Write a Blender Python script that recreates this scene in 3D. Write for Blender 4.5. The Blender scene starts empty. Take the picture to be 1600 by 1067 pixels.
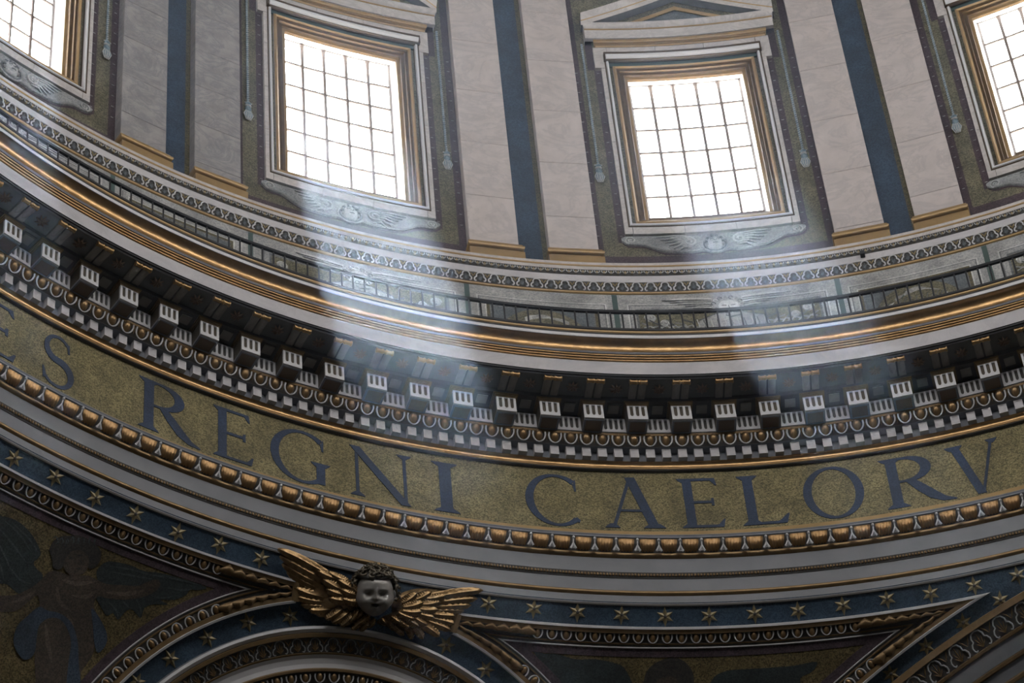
import bpy, math, random
from mathutils import Vector, Matrix, noise, geometry
random.seed(7)
SC = bpy.context.scene
COL = SC.collection
rad, deg, pi = math.radians, math.degrees, math.pi
sin, cos = math.sin, math.cos

# ------------------------------------------------------------------ camera
CAM = Vector((0, -27.5759, 0.0))
CR = Vector((0.96002724, 0.27187059, -0.06658892))
CU = Vector((0.24674574, -0.70967672, 0.65990567))
CF = Vector((-0.13215233, 0.64995795, 0.74839189))
FPX = 5201.6
cd = bpy.data.cameras.new('camera')
cam = bpy.data.objects.new('camera', cd)
COL.objects.link(cam)
cd.sensor_width = 36.0
cd.sensor_fit = 'HORIZONTAL'
cd.lens = FPX * 36.0 / 1600.0
cd.clip_start = 0.5
cd.clip_end = 400
cam.matrix_world = Matrix(((CR.x, CU.x, -CF.x, CAM.x), (CR.y, CU.y, -CF.y, CAM.y), (CR.z, CU.z, -CF.z, CAM.z), (0, 0, 0, 1)))
SC.camera = cam

PHI = -36.074          # azimuth of the window above the round frame
BAY = 22.5

# ------------------------------------------------------------------ world, sun, exposure
SC.view_settings.view_transform = 'Standard'
SC.view_settings.look = 'None'
SC.view_settings.gamma = 1.0
SC.view_settings.use_curve_mapping = False
SC.view_settings.exposure = 0.0
w = bpy.data.worlds.new('sky')
SC.world = w
w.use_nodes = True
bg = w.node_tree.nodes['Background']
bg.inputs[0].default_value = (1.0, 0.975, 0.955, 1)
bg.inputs[1].default_value = 24.0
SUN_DIR = Vector((0, 0, 0))
_inw = Vector((-sin(rad(PHI)), -cos(rad(PHI)), 0))
_tan = Vector((cos(rad(PHI)), -sin(rad(PHI)), 0))
SUN_DIR = (_inw * 0.345 + _tan * -0.05 + Vector((0, 0, -0.93))).normalized()
sl = bpy.data.lights.new('sun', 'SUN')
sl.energy = 98.0
sl.angle = rad(2.0)
sl.color = (1.0, 0.97, 0.93)
sun = bpy.data.objects.new('sun', sl)
COL.objects.link(sun)
sun.rotation_euler = SUN_DIR.to_track_quat('-Z', 'Y').to_euler()
SC.cycles.volume_bounces = 0
SC.cycles.volume_step_rate = 1.0
SC.cycles.volume_max_steps = 48
SC.cycles.max_bounces = 6
SC.cycles.diffuse_bounces = 4
SC.cycles.glossy_bounces = 3
SC.cycles.transparent_max_bounces = 10
SC.cycles.caustics_reflective = False
SC.cycles.caustics_refractive = False
SC.cycles.sample_clamp_indirect = 6.0
SC.cycles.use_denoising = True
for k in range(16):                                   # daylight portals in the drum windows
    pl = bpy.data.lights.new('window_daylight', 'AREA')
    pl.shape = 'RECTANGLE'
    pl.size, pl.size_y = 2.8, 5.4
    pl.cycles.is_portal = True
    po = bpy.data.objects.new('window_daylight', pl)
    COL.objects.link(po)
    th = rad(PHI + BAY * k)
    po.location = (21.85 * sin(th), 21.85 * cos(th), 60.8)
    po.rotation_euler = Vector((-sin(th), -cos(th), 0)).to_track_quat('-Z', 'Z').to_euler()

# ------------------------------------------------------------------ materials
MATS = {}
def mat(name, base, rough=0.6, metal=0.0, var=0.0, vscale=3.0, col2=None, bump=0.0, bscale=30.0, kind='noise',
        vein=None, stretch=(1, 1, 1), spec=0.5, streak=False):
    if name in MATS:
        return MATS[name]
    m = bpy.data.materials.new(name)
    m.use_nodes = True
    nt = m.node_tree
    n, l = nt.nodes, nt.links
    b = n['Principled BSDF']
    b.inputs['Base Color'].default_value = (*base, 1)
    b.inputs['Roughness'].default_value = rough
    b.inputs['Metallic'].default_value = metal
    b.inputs['Specular IOR Level'].default_value = spec
    tc = n.new('ShaderNodeTexCoord')
    mp = n.new('ShaderNodeMapping')
    mp.inputs['Scale'].default_value = stretch
    l.new(tc.outputs['Object'], mp.inputs[0])
    src = None
    if col2 is not None:
        if kind == 'voronoi':
            t = n.new('ShaderNodeTexVoronoi')
            t.inputs['Scale'].default_value = vscale
            l.new(mp.outputs[0], t.inputs['Vector'])
            sp = n.new('ShaderNodeSeparateColor')
            l.new(t.outputs['Color'], sp.inputs[0])
            fac = sp.outputs[0]
        else:
            t = n.new('ShaderNodeTexNoise')
            t.inputs['Scale'].default_value = vscale
            t.inputs['Detail'].default_value = 6
            t.inputs['Roughness'].default_value = 0.62
            l.new(mp.outputs[0], t.inputs['Vector'])
            fac = t.outputs[0]
        cr = n.new('ShaderNodeValToRGB')
        cr.color_ramp.elements[0].position = 0.5 - 0.5 * var
        cr.color_ramp.elements[1].position = 0.5 + 0.5 * var
        cr.color_ramp.elements[0].color = (*base, 1)
        cr.color_ramp.elements[1].color = (*col2, 1)
        l.new(fac, cr.inputs[0])
        src = cr.outputs[0]
        if kind == 'voronoi':                          # slow drift of tone over the mosaic
            t2 = n.new('ShaderNodeTexNoise')
            t2.inputs['Scale'].default_value = 1.7
            t2.inputs['Detail'].default_value = 5
            l.new(tc.outputs['Object'], t2.inputs['Vector'])
            mx = n.new('ShaderNodeMix')
            mx.data_type = 'RGBA'
            mx.blend_type = 'MULTIPLY'
            mx.inputs[0].default_value = 1
            c2 = n.new('ShaderNodeValToRGB')
            c2.color_ramp.elements[0].position = 0.3
            c2.color_ramp.elements[1].position = 0.7
            c2.color_ramp.elements[0].color = (0.62, 0.62, 0.62, 1)
            c2.color_ramp.elements[1].color = (1.15, 1.15, 1.15, 1)
            l.new(t2.outputs[0], c2.inputs[0])
            l.new(src, mx.inputs[6])
            l.new(c2.outputs[0], mx.inputs[7])
            src = mx.outputs[2]
    if vein is not None:
        wv = n.new('ShaderNodeTexNoise')
        wv.inputs['Scale'].default_value = vein[1]
        wv.inputs['Detail'].default_value = 9
        wv.inputs['Roughness'].default_value = 0.68
        wv.inputs['Distortion'].default_value = 1.6
        mp2 = n.new('ShaderNodeMapping')
        mp2.inputs['Scale'].default_value = (1, 1, 1.5)
        mp2.inputs['Rotation'].default_value = (0.7, 0.7, 0.3)
        l.new(tc.outputs['Object'], mp2.inputs[0])
        oi = n.new('ShaderNodeObjectInfo')
        ad = n.new('ShaderNodeVectorMath')
        ad.operation = 'SCALE'
        cmb = n.new('ShaderNodeCombineXYZ')
        l.new(oi.outputs['Random'], cmb.inputs[0])
        l.new(oi.outputs['Random'], cmb.inputs[2])
        l.new(cmb.outputs[0], ad.inputs[0])
        ad.inputs['Scale'].default_value = 37.0
        a2 = n.new('ShaderNodeVectorMath')
        l.new(mp2.outputs[0], a2.inputs[0])
        l.new(ad.outputs[0], a2.inputs[1])
        l.new(a2.outputs[0], wv.inputs['Vector'])
        cr = n.new('ShaderNodeValToRGB')
        e = cr.color_ramp.elements
        e[0].position, e[1].position = 0.44, 0.56
        e[0].color = e[1].color = (0, 0, 0, 1)
        q = e.new(0.5)
        q.color = (1, 1, 1, 1)
        l.new(wv.outputs[0], cr.inputs[0])
        mx = n.new('ShaderNodeMix')
        mx.data_type = 'RGBA'
        mu = n.new('ShaderNodeMath')
        mu.operation = 'MULTIPLY'
        mu.inputs[1].default_value = vein[2]
        l.new(cr.outputs[0], mu.inputs[0])
        l.new(mu.outputs[0], mx.inputs[0])
        if src:
            l.new(src, mx.inputs[6])
        else:
            mx.inputs[6].default_value = (*base, 1)
        mx.inputs[7].default_value = (*vein[0], 1)
        src = mx.outputs[2]
    if src:
        l.new(src, b.inputs['Base Color'])
    if bump:
        t = n.new('ShaderNodeTexVoronoi' if kind == 'voronoi' else 'ShaderNodeTexNoise')
        t.inputs['Scale'].default_value = bscale
        l.new(mp.outputs[0], t.inputs['Vector'])
        bp = n.new('ShaderNodeBump')
        bp.inputs['Strength'].default_value = bump
        bp.inputs['Distance'].default_value = 0.02
        if kind == 'voronoi':
            sp = n.new('ShaderNodeSeparateColor')
            l.new(t.outputs['Color'], sp.inputs[0])
            l.new(sp.outputs[1], bp.inputs['Height'])
        else:
            l.new(t.outputs[0], bp.inputs['Height'])
        l.new(bp.outputs[0], b.inputs['Normal'])
    MATS[name] = m
    return m

M_MARB = mat('pilaster_marble', (0.46, 0.42, 0.41), 0.45, col2=(0.62, 0.56, 0.545), var=0.5, vscale=1.6, vein=((0.27, 0.27, 0.29), 0.7, 0.3), bump=0.03)
M_MARBG = mat('grey_veined_marble', (0.20, 0.195, 0.198), 0.5, col2=(0.40, 0.38, 0.38), var=0.45, vscale=1.8, vein=((0.17, 0.18, 0.2), 1.1, 0.6), bump=0.06)
M_WHITE = mat('white_marble', (0.47, 0.46, 0.485), 0.5, col2=(0.60, 0.585, 0.60), var=0.5, vscale=1.1, vein=((0.34, 0.35, 0.38), 0.6, 0.3))
M_FRAME = mat('window_marble', (0.50, 0.475, 0.465), 0.5, col2=(0.62, 0.585, 0.565), var=0.5, vscale=2.2, vein=((0.3, 0.29, 0.29), 1.3, 0.4))
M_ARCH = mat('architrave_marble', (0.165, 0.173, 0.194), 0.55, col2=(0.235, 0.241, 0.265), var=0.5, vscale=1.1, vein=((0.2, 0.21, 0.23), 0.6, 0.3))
M_STUC = mat('white_stucco', (0.62, 0.62, 0.64), 0.6)
M_GREY = mat('grey_stone', (0.16, 0.175, 0.2), 0.7, col2=(0.24, 0.25, 0.28), var=0.6, vscale=6)
M_GOLD = mat('gilding', (0.27, 0.165, 0.075), 0.30, 0.92, col2=(0.50, 0.32, 0.15), var=0.6, vscale=3.5, bump=0.35, bscale=7)
M_ROLL = mat('roll_gilding', (0.15, 0.10, 0.05), 0.38, 0.8, col2=(0.25, 0.17, 0.085), var=0.6, vscale=4, bump=0.3, bscale=9)
M_LEAF = mat('leaf_gilding', (0.19, 0.115, 0.05), 0.36, 0.75, col2=(0.36, 0.22, 0.1), var=0.6, vscale=6, bump=0.3, bscale=14)
M_GROOVE = mat('flute_ground', (0.07, 0.055, 0.035), 0.6)
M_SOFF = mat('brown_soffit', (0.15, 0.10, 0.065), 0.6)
M_BRK = mat('bracket_stone', (0.19, 0.175, 0.15), 0.7, col2=(0.27, 0.245, 0.21), var=0.5, vscale=5)
M_BAR = mat('glazing_bar_glare', (0.16, 0.13, 0.115), 0.6)  # bar colour lightened to stand in for the window glow over it
M_STAR = mat('star_gilding', (0.23, 0.19, 0.105), 0.45, 0.4)
M_DGOLD = mat('dim_gilding', (0.19, 0.125, 0.055), 0.5, 0.3, col2=(0.27, 0.18, 0.085), var=0.5, vscale=4)
M_GOLDS = mat('satin_gilding', (0.36, 0.245, 0.115), 0.42, 0.5, col2=(0.48, 0.33, 0.155), var=0.5, vscale=2.5, bump=0.1, bscale=14)
M_GOLDD = mat('aged_gilding', (0.14, 0.09, 0.042), 0.45, 0.55, col2=(0.24, 0.155, 0.072), var=0.6, vscale=7, bump=0.2, bscale=20)
M_BRONZE = mat('dark_bronze', (0.10, 0.07, 0.045), 0.5, 0.4)
M_DARK = mat('umber_ground', (0.07, 0.066, 0.06), 0.7)
M_SOFFIT = mat('dark_soffit', (0.115, 0.112, 0.105), 0.7)  # a little lighter than the umber ground, for the cornice soffit
M_BLACK = mat('black_edge', (0.018, 0.018, 0.02), 0.6)
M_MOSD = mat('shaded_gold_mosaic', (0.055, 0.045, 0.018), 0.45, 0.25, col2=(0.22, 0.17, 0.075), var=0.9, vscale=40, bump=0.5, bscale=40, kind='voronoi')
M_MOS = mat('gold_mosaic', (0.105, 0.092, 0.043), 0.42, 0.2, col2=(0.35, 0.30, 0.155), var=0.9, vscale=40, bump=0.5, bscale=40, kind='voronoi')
M_MOSW = mat('olive_gold_mosaic', (0.07, 0.067, 0.044), 0.45, 0.15, col2=(0.24, 0.222, 0.145), var=0.9, vscale=38, bump=0.5, bscale=38, kind='voronoi')
M_BLUE = mat('blue_mosaic', (0.022, 0.048, 0.085), 0.55, 0.0, col2=(0.055, 0.1, 0.16), var=0.9, vscale=40, bump=0.3, bscale=40, kind='voronoi')
M_PANEL = mat('deep_blue_mosaic', (0.016, 0.034, 0.066), 0.6, 0.0, col2=(0.042, 0.075, 0.125), var=0.8, vscale=36, bump=0.3, bscale=36, kind='voronoi')
M_LETTER = mat('letter_blue_mosaic', (0.014, 0.032, 0.075), 0.5, 0.0, col2=(0.03, 0.055, 0.115), var=0.8, vscale=40, bump=0.2, bscale=40, kind='voronoi')
M_PURP = mat('purple_mosaic', (0.036, 0.022, 0.03), 0.6, 0.0, col2=(0.085, 0.058, 0.07), var=0.9, vscale=38, bump=0.3, bscale=38, kind='voronoi')
M_OLIVE = mat('olive_band_mosaic', (0.045, 0.042, 0.025), 0.6, 0.0, col2=(0.15, 0.125, 0.06), var=0.9, vscale=38, kind='voronoi')
M_GRIS = mat('grisaille_mosaic', (0.26, 0.27, 0.275), 0.6, 0.0, col2=(0.44, 0.44, 0.435), var=0.9, vscale=34, bump=0.3, bscale=34, kind='voronoi')
M_GRISL = mat('light_grisaille', (0.46, 0.48, 0.47), 0.6, 0.0, col2=(0.64, 0.65, 0.64), var=0.9, vscale=34, kind='voronoi')
M_GRISD = mat('dark_grisaille', (0.09, 0.1, 0.11), 0.6, 0.0, col2=(0.2, 0.21, 0.215), var=0.9, vscale=34, kind='voronoi')
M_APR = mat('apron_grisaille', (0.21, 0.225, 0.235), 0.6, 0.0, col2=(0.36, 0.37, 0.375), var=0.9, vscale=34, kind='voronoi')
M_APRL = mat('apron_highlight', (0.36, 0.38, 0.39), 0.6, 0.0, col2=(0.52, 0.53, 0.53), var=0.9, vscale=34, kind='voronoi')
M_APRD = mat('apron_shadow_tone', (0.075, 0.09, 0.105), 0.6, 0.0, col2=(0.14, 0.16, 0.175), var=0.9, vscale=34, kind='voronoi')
M_TASS = mat('tassel_blue', (0.13, 0.2, 0.25), 0.6, 0.0, col2=(0.27, 0.37, 0.42), var=0.8, vscale=30, kind='voronoi')
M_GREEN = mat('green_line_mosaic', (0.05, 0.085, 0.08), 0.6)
M_IRON = mat('iron', (0.03, 0.032, 0.036), 0.5, 0.5)
M_SKINL = mat('light_skin_mosaic', (0.07, 0.055, 0.04), 0.6, 0.0, col2=(0.14, 0.11, 0.08), var=0.8, vscale=40, kind='voronoi')
M_SKIN = mat('skin_mosaic', (0.032, 0.025, 0.018), 0.6, 0.0, col2=(0.085, 0.063, 0.045), var=0.8, vscale=40, kind='voronoi')
M_HAIRM = mat('hair_mosaic', (0.014, 0.014, 0.013), 0.6, 0.0, col2=(0.04, 0.036, 0.03), var=0.8, vscale=40, kind='voronoi')
M_WINGL = mat('wing_highlight_mosaic', (0.03, 0.042, 0.044), 0.6, 0.0, col2=(0.07, 0.088, 0.088), var=0.8, vscale=40, kind='voronoi')
M_WINGM = mat('wing_mosaic', (0.010, 0.018, 0.02), 0.6, 0.0, col2=(0.032, 0.045, 0.046), var=0.8, vscale=40, kind='voronoi')
M_DRAPE = mat('drapery_mosaic', (0.018, 0.034, 0.06), 0.6, 0.0, col2=(0.05, 0.075, 0.11), var=0.8, vscale=40, kind='voronoi')
M_FACE = mat('cherub_bronze', (0.27, 0.262, 0.25), 0.34, 0.2, col2=(0.36, 0.345, 0.33), var=0.5, vscale=6)
M_HAIR = mat('cherub_hair_bronze', (0.13, 0.11, 0.08), 0.32, 0.6)
M_WING = mat('wing_gilding', (0.15, 0.095, 0.043), 0.30, 0.8, col2=(0.38, 0.25, 0.12), var=0.5, vscale=8, bump=0.3, bscale=16)
M_FLOOR = mat('floor_marble', (0.42, 0.39, 0.35), 0.4, col2=(0.55, 0.51, 0.46), var=0.5, vscale=0.6)
M_NAVE = mat('nave_stone', (0.28, 0.26, 0.22), 0.7, col2=(0.36, 0.33, 0.28), var=0.5, vscale=0.4)
M_DOME = mat('dome_mosaic', (0.22, 0.19, 0.13), 0.6, col2=(0.3, 0.27, 0.22), var=0.5, vscale=0.7)
M_BUD = mat('bud_gold', (0.34, 0.26, 0.115), 0.5, 0.3)
M_EGG = mat('egg_gilding', (0.22, 0.14, 0.065), 0.34, 0.6, col2=(0.31, 0.20, 0.095), var=0.5, vscale=5)

def glass():
    m = bpy.data.materials.new('window_glass')
    m.use_nodes = True
    n, l = m.node_tree.nodes, m.node_tree.links
    n.remove(n['Principled BSDF'])
    t = n.new('ShaderNodeBsdfTransparent')
    t.inputs[0].default_value = (0.93, 0.95, 0.97, 1)
    g = n.new('ShaderNodeBsdfGlossy')
    g.inputs['Roughness'].default_value = 0.08
    x = n.new('ShaderNodeMixShader')
    x.inputs[0].default_value = 0.06
    l.new(t.outputs[0], x.inputs[1])
    l.new(g.outputs[0], x.inputs[2])
    l.new(x.outputs[0], n['Material Output'].inputs[0])
    return m
M_GLASS = glass()

# ------------------------------------------------------------------ helpers
class MB:
    """collects faces with materials; build() links them as one mesh object"""
    def __init__(s):
        s.v, s.f, s.m, s.mats = [], [], [], []
    def mi(s, m):
        if m not in s.mats:
            s.mats.append(m)
        return s.mats.index(m)
    def add(s, vs, fs, m):
        o = len(s.v)
        s.v += [tuple(p) for p in vs]
        k = s.mi(m)
        for f in fs:
            s.f.append(tuple(i + o for i in f))
            s.m.append(k)
        return s
    def box(s, x0, x1, y0, y1, z0, z1, m):
        v = [(x, y, z) for z in (z0, z1) for y in (y0, y1) for x in (x0, x1)]
        return s.add(v, [(0, 2, 3, 1), (4, 5, 7, 6), (0, 1, 5, 4), (2, 6, 7, 3), (0, 4, 6, 2), (1, 3, 7, 5)], m)
    def grid(s, fn, nu, nv, m):
        vs = [fn(i / nu, j / nv) for j in range(nv + 1) for i in range(nu + 1)]
        fs = [(j * (nu + 1) + i, j * (nu + 1) + i + 1, (j + 1) * (nu + 1) + i + 1, (j + 1) * (nu + 1) + i) for j in range(nv) for i in range(nu)]
        return s.add(vs, fs, m)
    def tube(s, pts, r, m, n=5, flat=1.0):
        """tube along 3D points lying near the xz plane; flat scales its depth"""
        pts = [Vector(p) for p in pts]
        vs, fs = [], []
        K = len(pts)
        for i, p in enumerate(pts):
            a = pts[max(0, i - 1)]
            b = pts[min(K - 1, i + 1)]
            d = (b - a)
            d = d.normalized() if d.length > 1e-9 else Vector((1, 0, 0))
            up = Vector((0, 1, 0))
            if abs(d.dot(up)) > 0.95:
                up = Vector((1, 0, 0))
            sd = d.cross(up).normalized()
            up = sd.cross(d).normalized()
            rr = r[i] if isinstance(r, (list, tuple)) else r
            for k in range(n):
                t = 2 * pi * k / n
                vs.append(p + sd * (rr * cos(t)) + up * (rr * sin(t) * flat))
        for i in range(K - 1):
            for k in range(n):
                k2 = (k + 1) % n
                fs.append((i * n + k, i * n + k2, (i + 1) * n + k2, (i + 1) * n + k))
        fs.append(tuple(range(n))[::-1])
        fs.append(tuple((K - 1) * n + k for k in range(n)))
        return s.add(vs, fs, m)
    def ball(s, c, r, m, nu=8, nv=6):
        vs, fs = [], []
        for j in range(nv + 1):
            ph = pi * j / nv
            for i in range(nu):
                t = 2 * pi * i / nu
                vs.append((c[0] + r[0] * sin(ph) * cos(t), c[1] + r[1] * sin(ph) * sin(t), c[2] + r[2] * cos(ph)))
        for j in range(nv):
            for i in range(nu):
                i2 = (i + 1) % nu
                fs.append((j * nu + i, (j + 1) * nu + i, (j + 1) * nu + i2, j * nu + i2))
        return s.add(vs, fs, m)
    def poly(s, pts, y0, y1, m):
        """prism of a simple outline in xz from depth y0 (front) to y1"""
        n = len(pts)
        vs = [(p[0], y0, p[1]) for p in pts] + [(p[0], y1, p[1]) for p in pts]
        fs = [tuple(range(n)), tuple(range(2 * n - 1, n - 1, -1))] + [(i, i + n, (i + 1) % n + n, (i + 1) % n) for i in range(n)]
        return s.add(vs, fs, m)
    def mapped(s, fn):
        s.v = [tuple(fn(*p)) for p in s.v]
        return s
    def mesh(s, name, smooth=35):
        me = bpy.data.meshes.new(name)
        me.from_pydata(s.v, [], s.f)
        for m in s.mats:
            me.materials.append(m)
        me.polygons.foreach_set('material_index', s.m)
        me.validate()
        if smooth:
            me.polygons.foreach_set('use_smooth', [True] * len(me.polygons))
            me.set_sharp_from_angle(angle=rad(smooth))
        me.update()
        return me
    def build(s, name, parent=None, smooth=35, mw=None):
        return link(name, s.mesh(name, smooth), parent, mw)

def link(name, me, parent=None, mw=None):
    o = bpy.data.objects.new(name, me)
    COL.objects.link(o)
    if parent:
        o.parent = parent
    if mw is not None:
        o.matrix_local = (parent_world(parent).inverted() @ mw) if parent else mw
    return o

PW = {}
def parent_world(p):
    return PW.get(p.name, Matrix.Identity(4))

def empty(name, mw=None):
    o = bpy.data.objects.new(name, None)
    COL.objects.link(o)
    if mw is not None:
        o.matrix_local = mw
        PW[o.name] = mw.copy()
    return o
def tag(o, label=None, cat=None, group=None, kind=None):
    if label: o['label'] = label
    if cat: o['category'] = cat
    if group: o['group'] = group
    if kind: o['kind'] = kind
    return o
def struct(name):
    return tag(empty(name), kind='structure')

def P(R, th, z):
    t = rad(th)
    return Vector((R * sin(t), R * cos(t), z))
def onring(R, th, z, tilt=0.0):
    """frame on the drum: x to the right as seen from inside, y outward, z up"""
    return Matrix.Rotation(-rad(th), 4, 'Z') @ Matrix.Translation((0, R, z)) @ Matrix.Rotation(tilt, 4, 'X')

def revolve(segs, name, parent, th0=-180, th1=180, n=720, smooth=30):
    """segs: list of (points [(R,z)...], material) swept about the drum axis"""
    mb = MB()
    n = max(2, int(n * (th1 - th0) / 360))
    full = (th1 - th0) >= 360
    for pts, m in segs:
        for a, b in zip(pts[:-1], pts[1:]):
            pass
        vs, fs = [], []
        K = len(pts)
        nn = n if full else n + 1
        for i in range(nn):
            t = th0 + (th1 - th0) * i / n
            for R, z in pts:
                vs.append(P(R, t, z))
        for i in range(n):
            i2 = (i + 1) % nn
            for k in range(K - 1):
                fs.append((i * K + k, i2 * K + k, i2 * K + k + 1, i * K + k + 1))
        mb.add(vs, fs, m)
    return mb.build(name, parent, smooth)

def arc(a, b, bulge, n=6):
    """curve between two (R,z) points; bulge>0 pushes toward the room (smaller R)"""
    (R0, z0), (R1, z1) = a, b
    dx, dz = R1 - R0, z1 - z0
    L = math.hypot(dx, dz)
    nx, nz = -dz / L, dx / L
    if nx > 0: nx, nz = -nx, -nz
    return [(R0 + dx * t + nx * bulge * 4 * t * (1 - t), z0 + dz * t + nz * bulge * 4 * t * (1 - t)) for t in [i / n for i in range(n + 1)]]
def ogee(a, b, amp, n=10):
    (R0, z0), (R1, z1) = a, b
    dx, dz = R1 - R0, z1 - z0
    L = math.hypot(dx, dz)
    nx, nz = -dz / L, dx / L
    if nx > 0: nx, nz = -nx, -nz
    return [(R0 + dx * t + nx * amp * sin(2 * pi * t), z0 + dz * t + nz * amp * sin(2 * pi * t)) for t in [i / n for i in range(n + 1)]]

# ------------------------------------------------------------------ setting: rest of the crossing, closed by an unseen light-blocking shell
g = MB()
g.add([(80 * cos(2 * pi * i / 64), 80 * sin(2 * pi * i / 64), -1.6) for i in range(64)], [tuple(range(64))], M_FLOOR)
tag(g.build('floor', smooth=0), kind='structure')
o = revolve([([(46, -1.6), (46, 48.3)], M_NAVE)], 'wall_light_seal', None, n=96); tag(o, kind='structure')  # unseen round wall, added only to shut out sky light below the drum
o = revolve([([(46, 48.3), (20.78, 48.3)], M_NAVE)], 'ceiling_light_seal', None, n=360); tag(o, kind='structure')  # unseen lid added to seal the shell against outside light
o = revolve([([(21.12, 69.0), (21.9, 69.0), (21.0, 74), (18.5, 81), (14, 87), (8, 91), (0.02, 92.5)], M_DOME)], 'wall_dome', None, n=96); tag(o, kind='structure')
for k in range(4):
    th = 8.93 + 45 + 90 * k
    b = MB()
    b.box(-7.5, 7.5, 25, 34, -1.6, 30, M_NAVE)
    tag(b.build('wall_pier', None, 0, Matrix.Rotation(-rad(th), 4, 'Z')), kind='structure')

VIS0, VIS1 = -68.0, 14.0            # azimuths within reach of the picture
def seq(phase, step, lo=VIS0, hi=VIS1):
    k = math.ceil((lo - phase) / step)
    out = []
    while phase + k * step <= hi:
        out.append(phase + k * step)
        k += 1
    return out

# ------------------------------------------------------------------ architrave (lowest ring of the entablature)
arch = struct('trim_1')
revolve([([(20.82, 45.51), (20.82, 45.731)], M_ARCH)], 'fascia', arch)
revolve([(arc((20.82, 45.731), (20.766, 45.82), 0.022), M_ROLL)], 'roll_moulding', arch)
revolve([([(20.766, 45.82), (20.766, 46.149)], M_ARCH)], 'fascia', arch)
revolve([([(20.766, 46.149), (20.75, 46.15), (20.735, 46.2), (20.699, 46.261)], M_DARK)], 'bead_ground', arch)
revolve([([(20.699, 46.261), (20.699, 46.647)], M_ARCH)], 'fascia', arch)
revolve([(arc((20.699, 46.647), (20.627, 46.737), 0.026), M_ROLL)], 'roll_moulding', arch)
revolve([([(20.86, 45.475), (20.83, 45.475), (20.82, 45.51)], M_DARK)], 'drip_edge', arch)
revolve([([(20.627, 46.737), (20.62, 46.75)] + ogee((20.62, 46.75), (20.47, 46.97), 0.0, 4), M_DARK)], 'leaf_ground', arch)
revolve([([(20.47, 46.97), (20.44, 46.985), (20.44, 47.02), (20.426, 47.042)], M_GREY), ([(20.426, 47.042), (20.426, 47.06), (20.78, 47.2)], M_GREY)], 'top_fillet', arch)
bd = MB()
for t in seq(0, 0.1745, -66, 10):
    c = P(20.715, t, 46.205)
    bd.ball(c, (0.027, 0.027, 0.036), M_GOLDD, 6, 4)
tag(bd.build('bead_string', arch), kind='stuff')

# leaf-and-clasp course
def leaf_mesh():
    b = MB()
    W, H = 0.325, 0.27
    def f(u, v):
        x = (u - 0.5) * W
        lob = abs(cos(5 * pi * u))
        edge = 0.02 * (1 - abs(sin(5 * pi * u)))
        z = -H / 2 + edge * (1 - v) * 1.4 + v * H
        pinch = 1 - 0.22 * (1 - v) ** 2 * (abs(2 * u - 1)) ** 2
        y = -0.045 * sin(pi * min(1, 0.25 + v * 0.8)) * (1 - 0.6 * (2 * u - 1) ** 4) - 0.022 * lob * (1 - 0.5 * v) + 0.10 * (1 - v) ** 3 * 0.2
        return (x * pinch, y, z)
    b.grid(f, 20, 6, M_LEAF)
    return b.mesh('acanthus_leaf', 60)
def clasp_mesh():
    b = MB()
    b.ball((0, -0.075, 0.105), (0.030, 0.03, 0.036), M_STUC, 6, 4)
    b.tube([(0, -0.07, 0.09), (0, -0.075, 0.0), (0, -0.075, -0.05)], [0.018, 0.014, 0.018], M_STUC, 5)
    for s in (-1, 1):
        b.tube([(0, -0.075, 0.0), (0.02 * s, -0.08, -0.06), (0.055 * s, -0.085, -0.125)], [0.014, 0.022, 0.026], M_STUC, 5)
        b.tube([(0.01 * s, -0.065, -0.02), (0.012 * s, -0.07, -0.12)], [0.012, 0.014], M_STUC, 4)
    return b.mesh('white_clasp', 60)
LM, CM = leaf_mesh(), clasp_mesh()
TL = math.atan2(0.15, 0.22)
for t in seq(-33.152, 1.2064, -64, 8):
    link('white_clasp', CM, arch, onring(20.54, t, 46.86, TL))
    link('acanthus_leaf', LM, arch, onring(20.545, t + 0.6032, 46.86, TL))

# ------------------------------------------------------------------ frieze with the inscription
frieze = struct('wall_frieze')
revolve([([(20.77, 47.15), (20.77, 47.5)], M_GOLDS)], 'tan_band', frieze)
revolve([([(20.77, 47.5), (20.77, 49.216)], M_MOS)], 'mosaic_field', frieze)
HL = 1.43
def curve_band(pts, width, n=None):
    """polygon strips following (x,z) points with local half widths"""
    out = []
    K = len(pts)
    L_, R_ = [], []
    for i, (x, z) in enumerate(pts):
        a, b = pts[max(0, i - 1)], pts[min(K - 1, i + 1)]
        dx, dz = b[0] - a[0], b[1] - a[1]
        d = math.hypot(dx, dz) or 1
        wv = width[i]
        L_.append((x - dz / d * wv, z + dx / d * wv))
        R_.append((x + dz / d * wv, z - dx / d * wv))
    for i in range(K - 1):
        out.append([L_[i], R_[i], R_[i + 1], L_[i + 1]])
    return out
def ellipse_band(cx, cz, rx, rz, a0, a1, thick, thin, n=28):
    pts, wd = [], []
    for i in range(n + 1):
        a = rad(a0 + (a1 - a0) * i / n)
        pts.append((cx + rx * cos(a), cz + rz * sin(a)))
        wd.append(thin / 2 + (thick - thin) / 2 * abs(cos(a)) ** 1.5)
    return curve_band(pts, wd)
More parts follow.
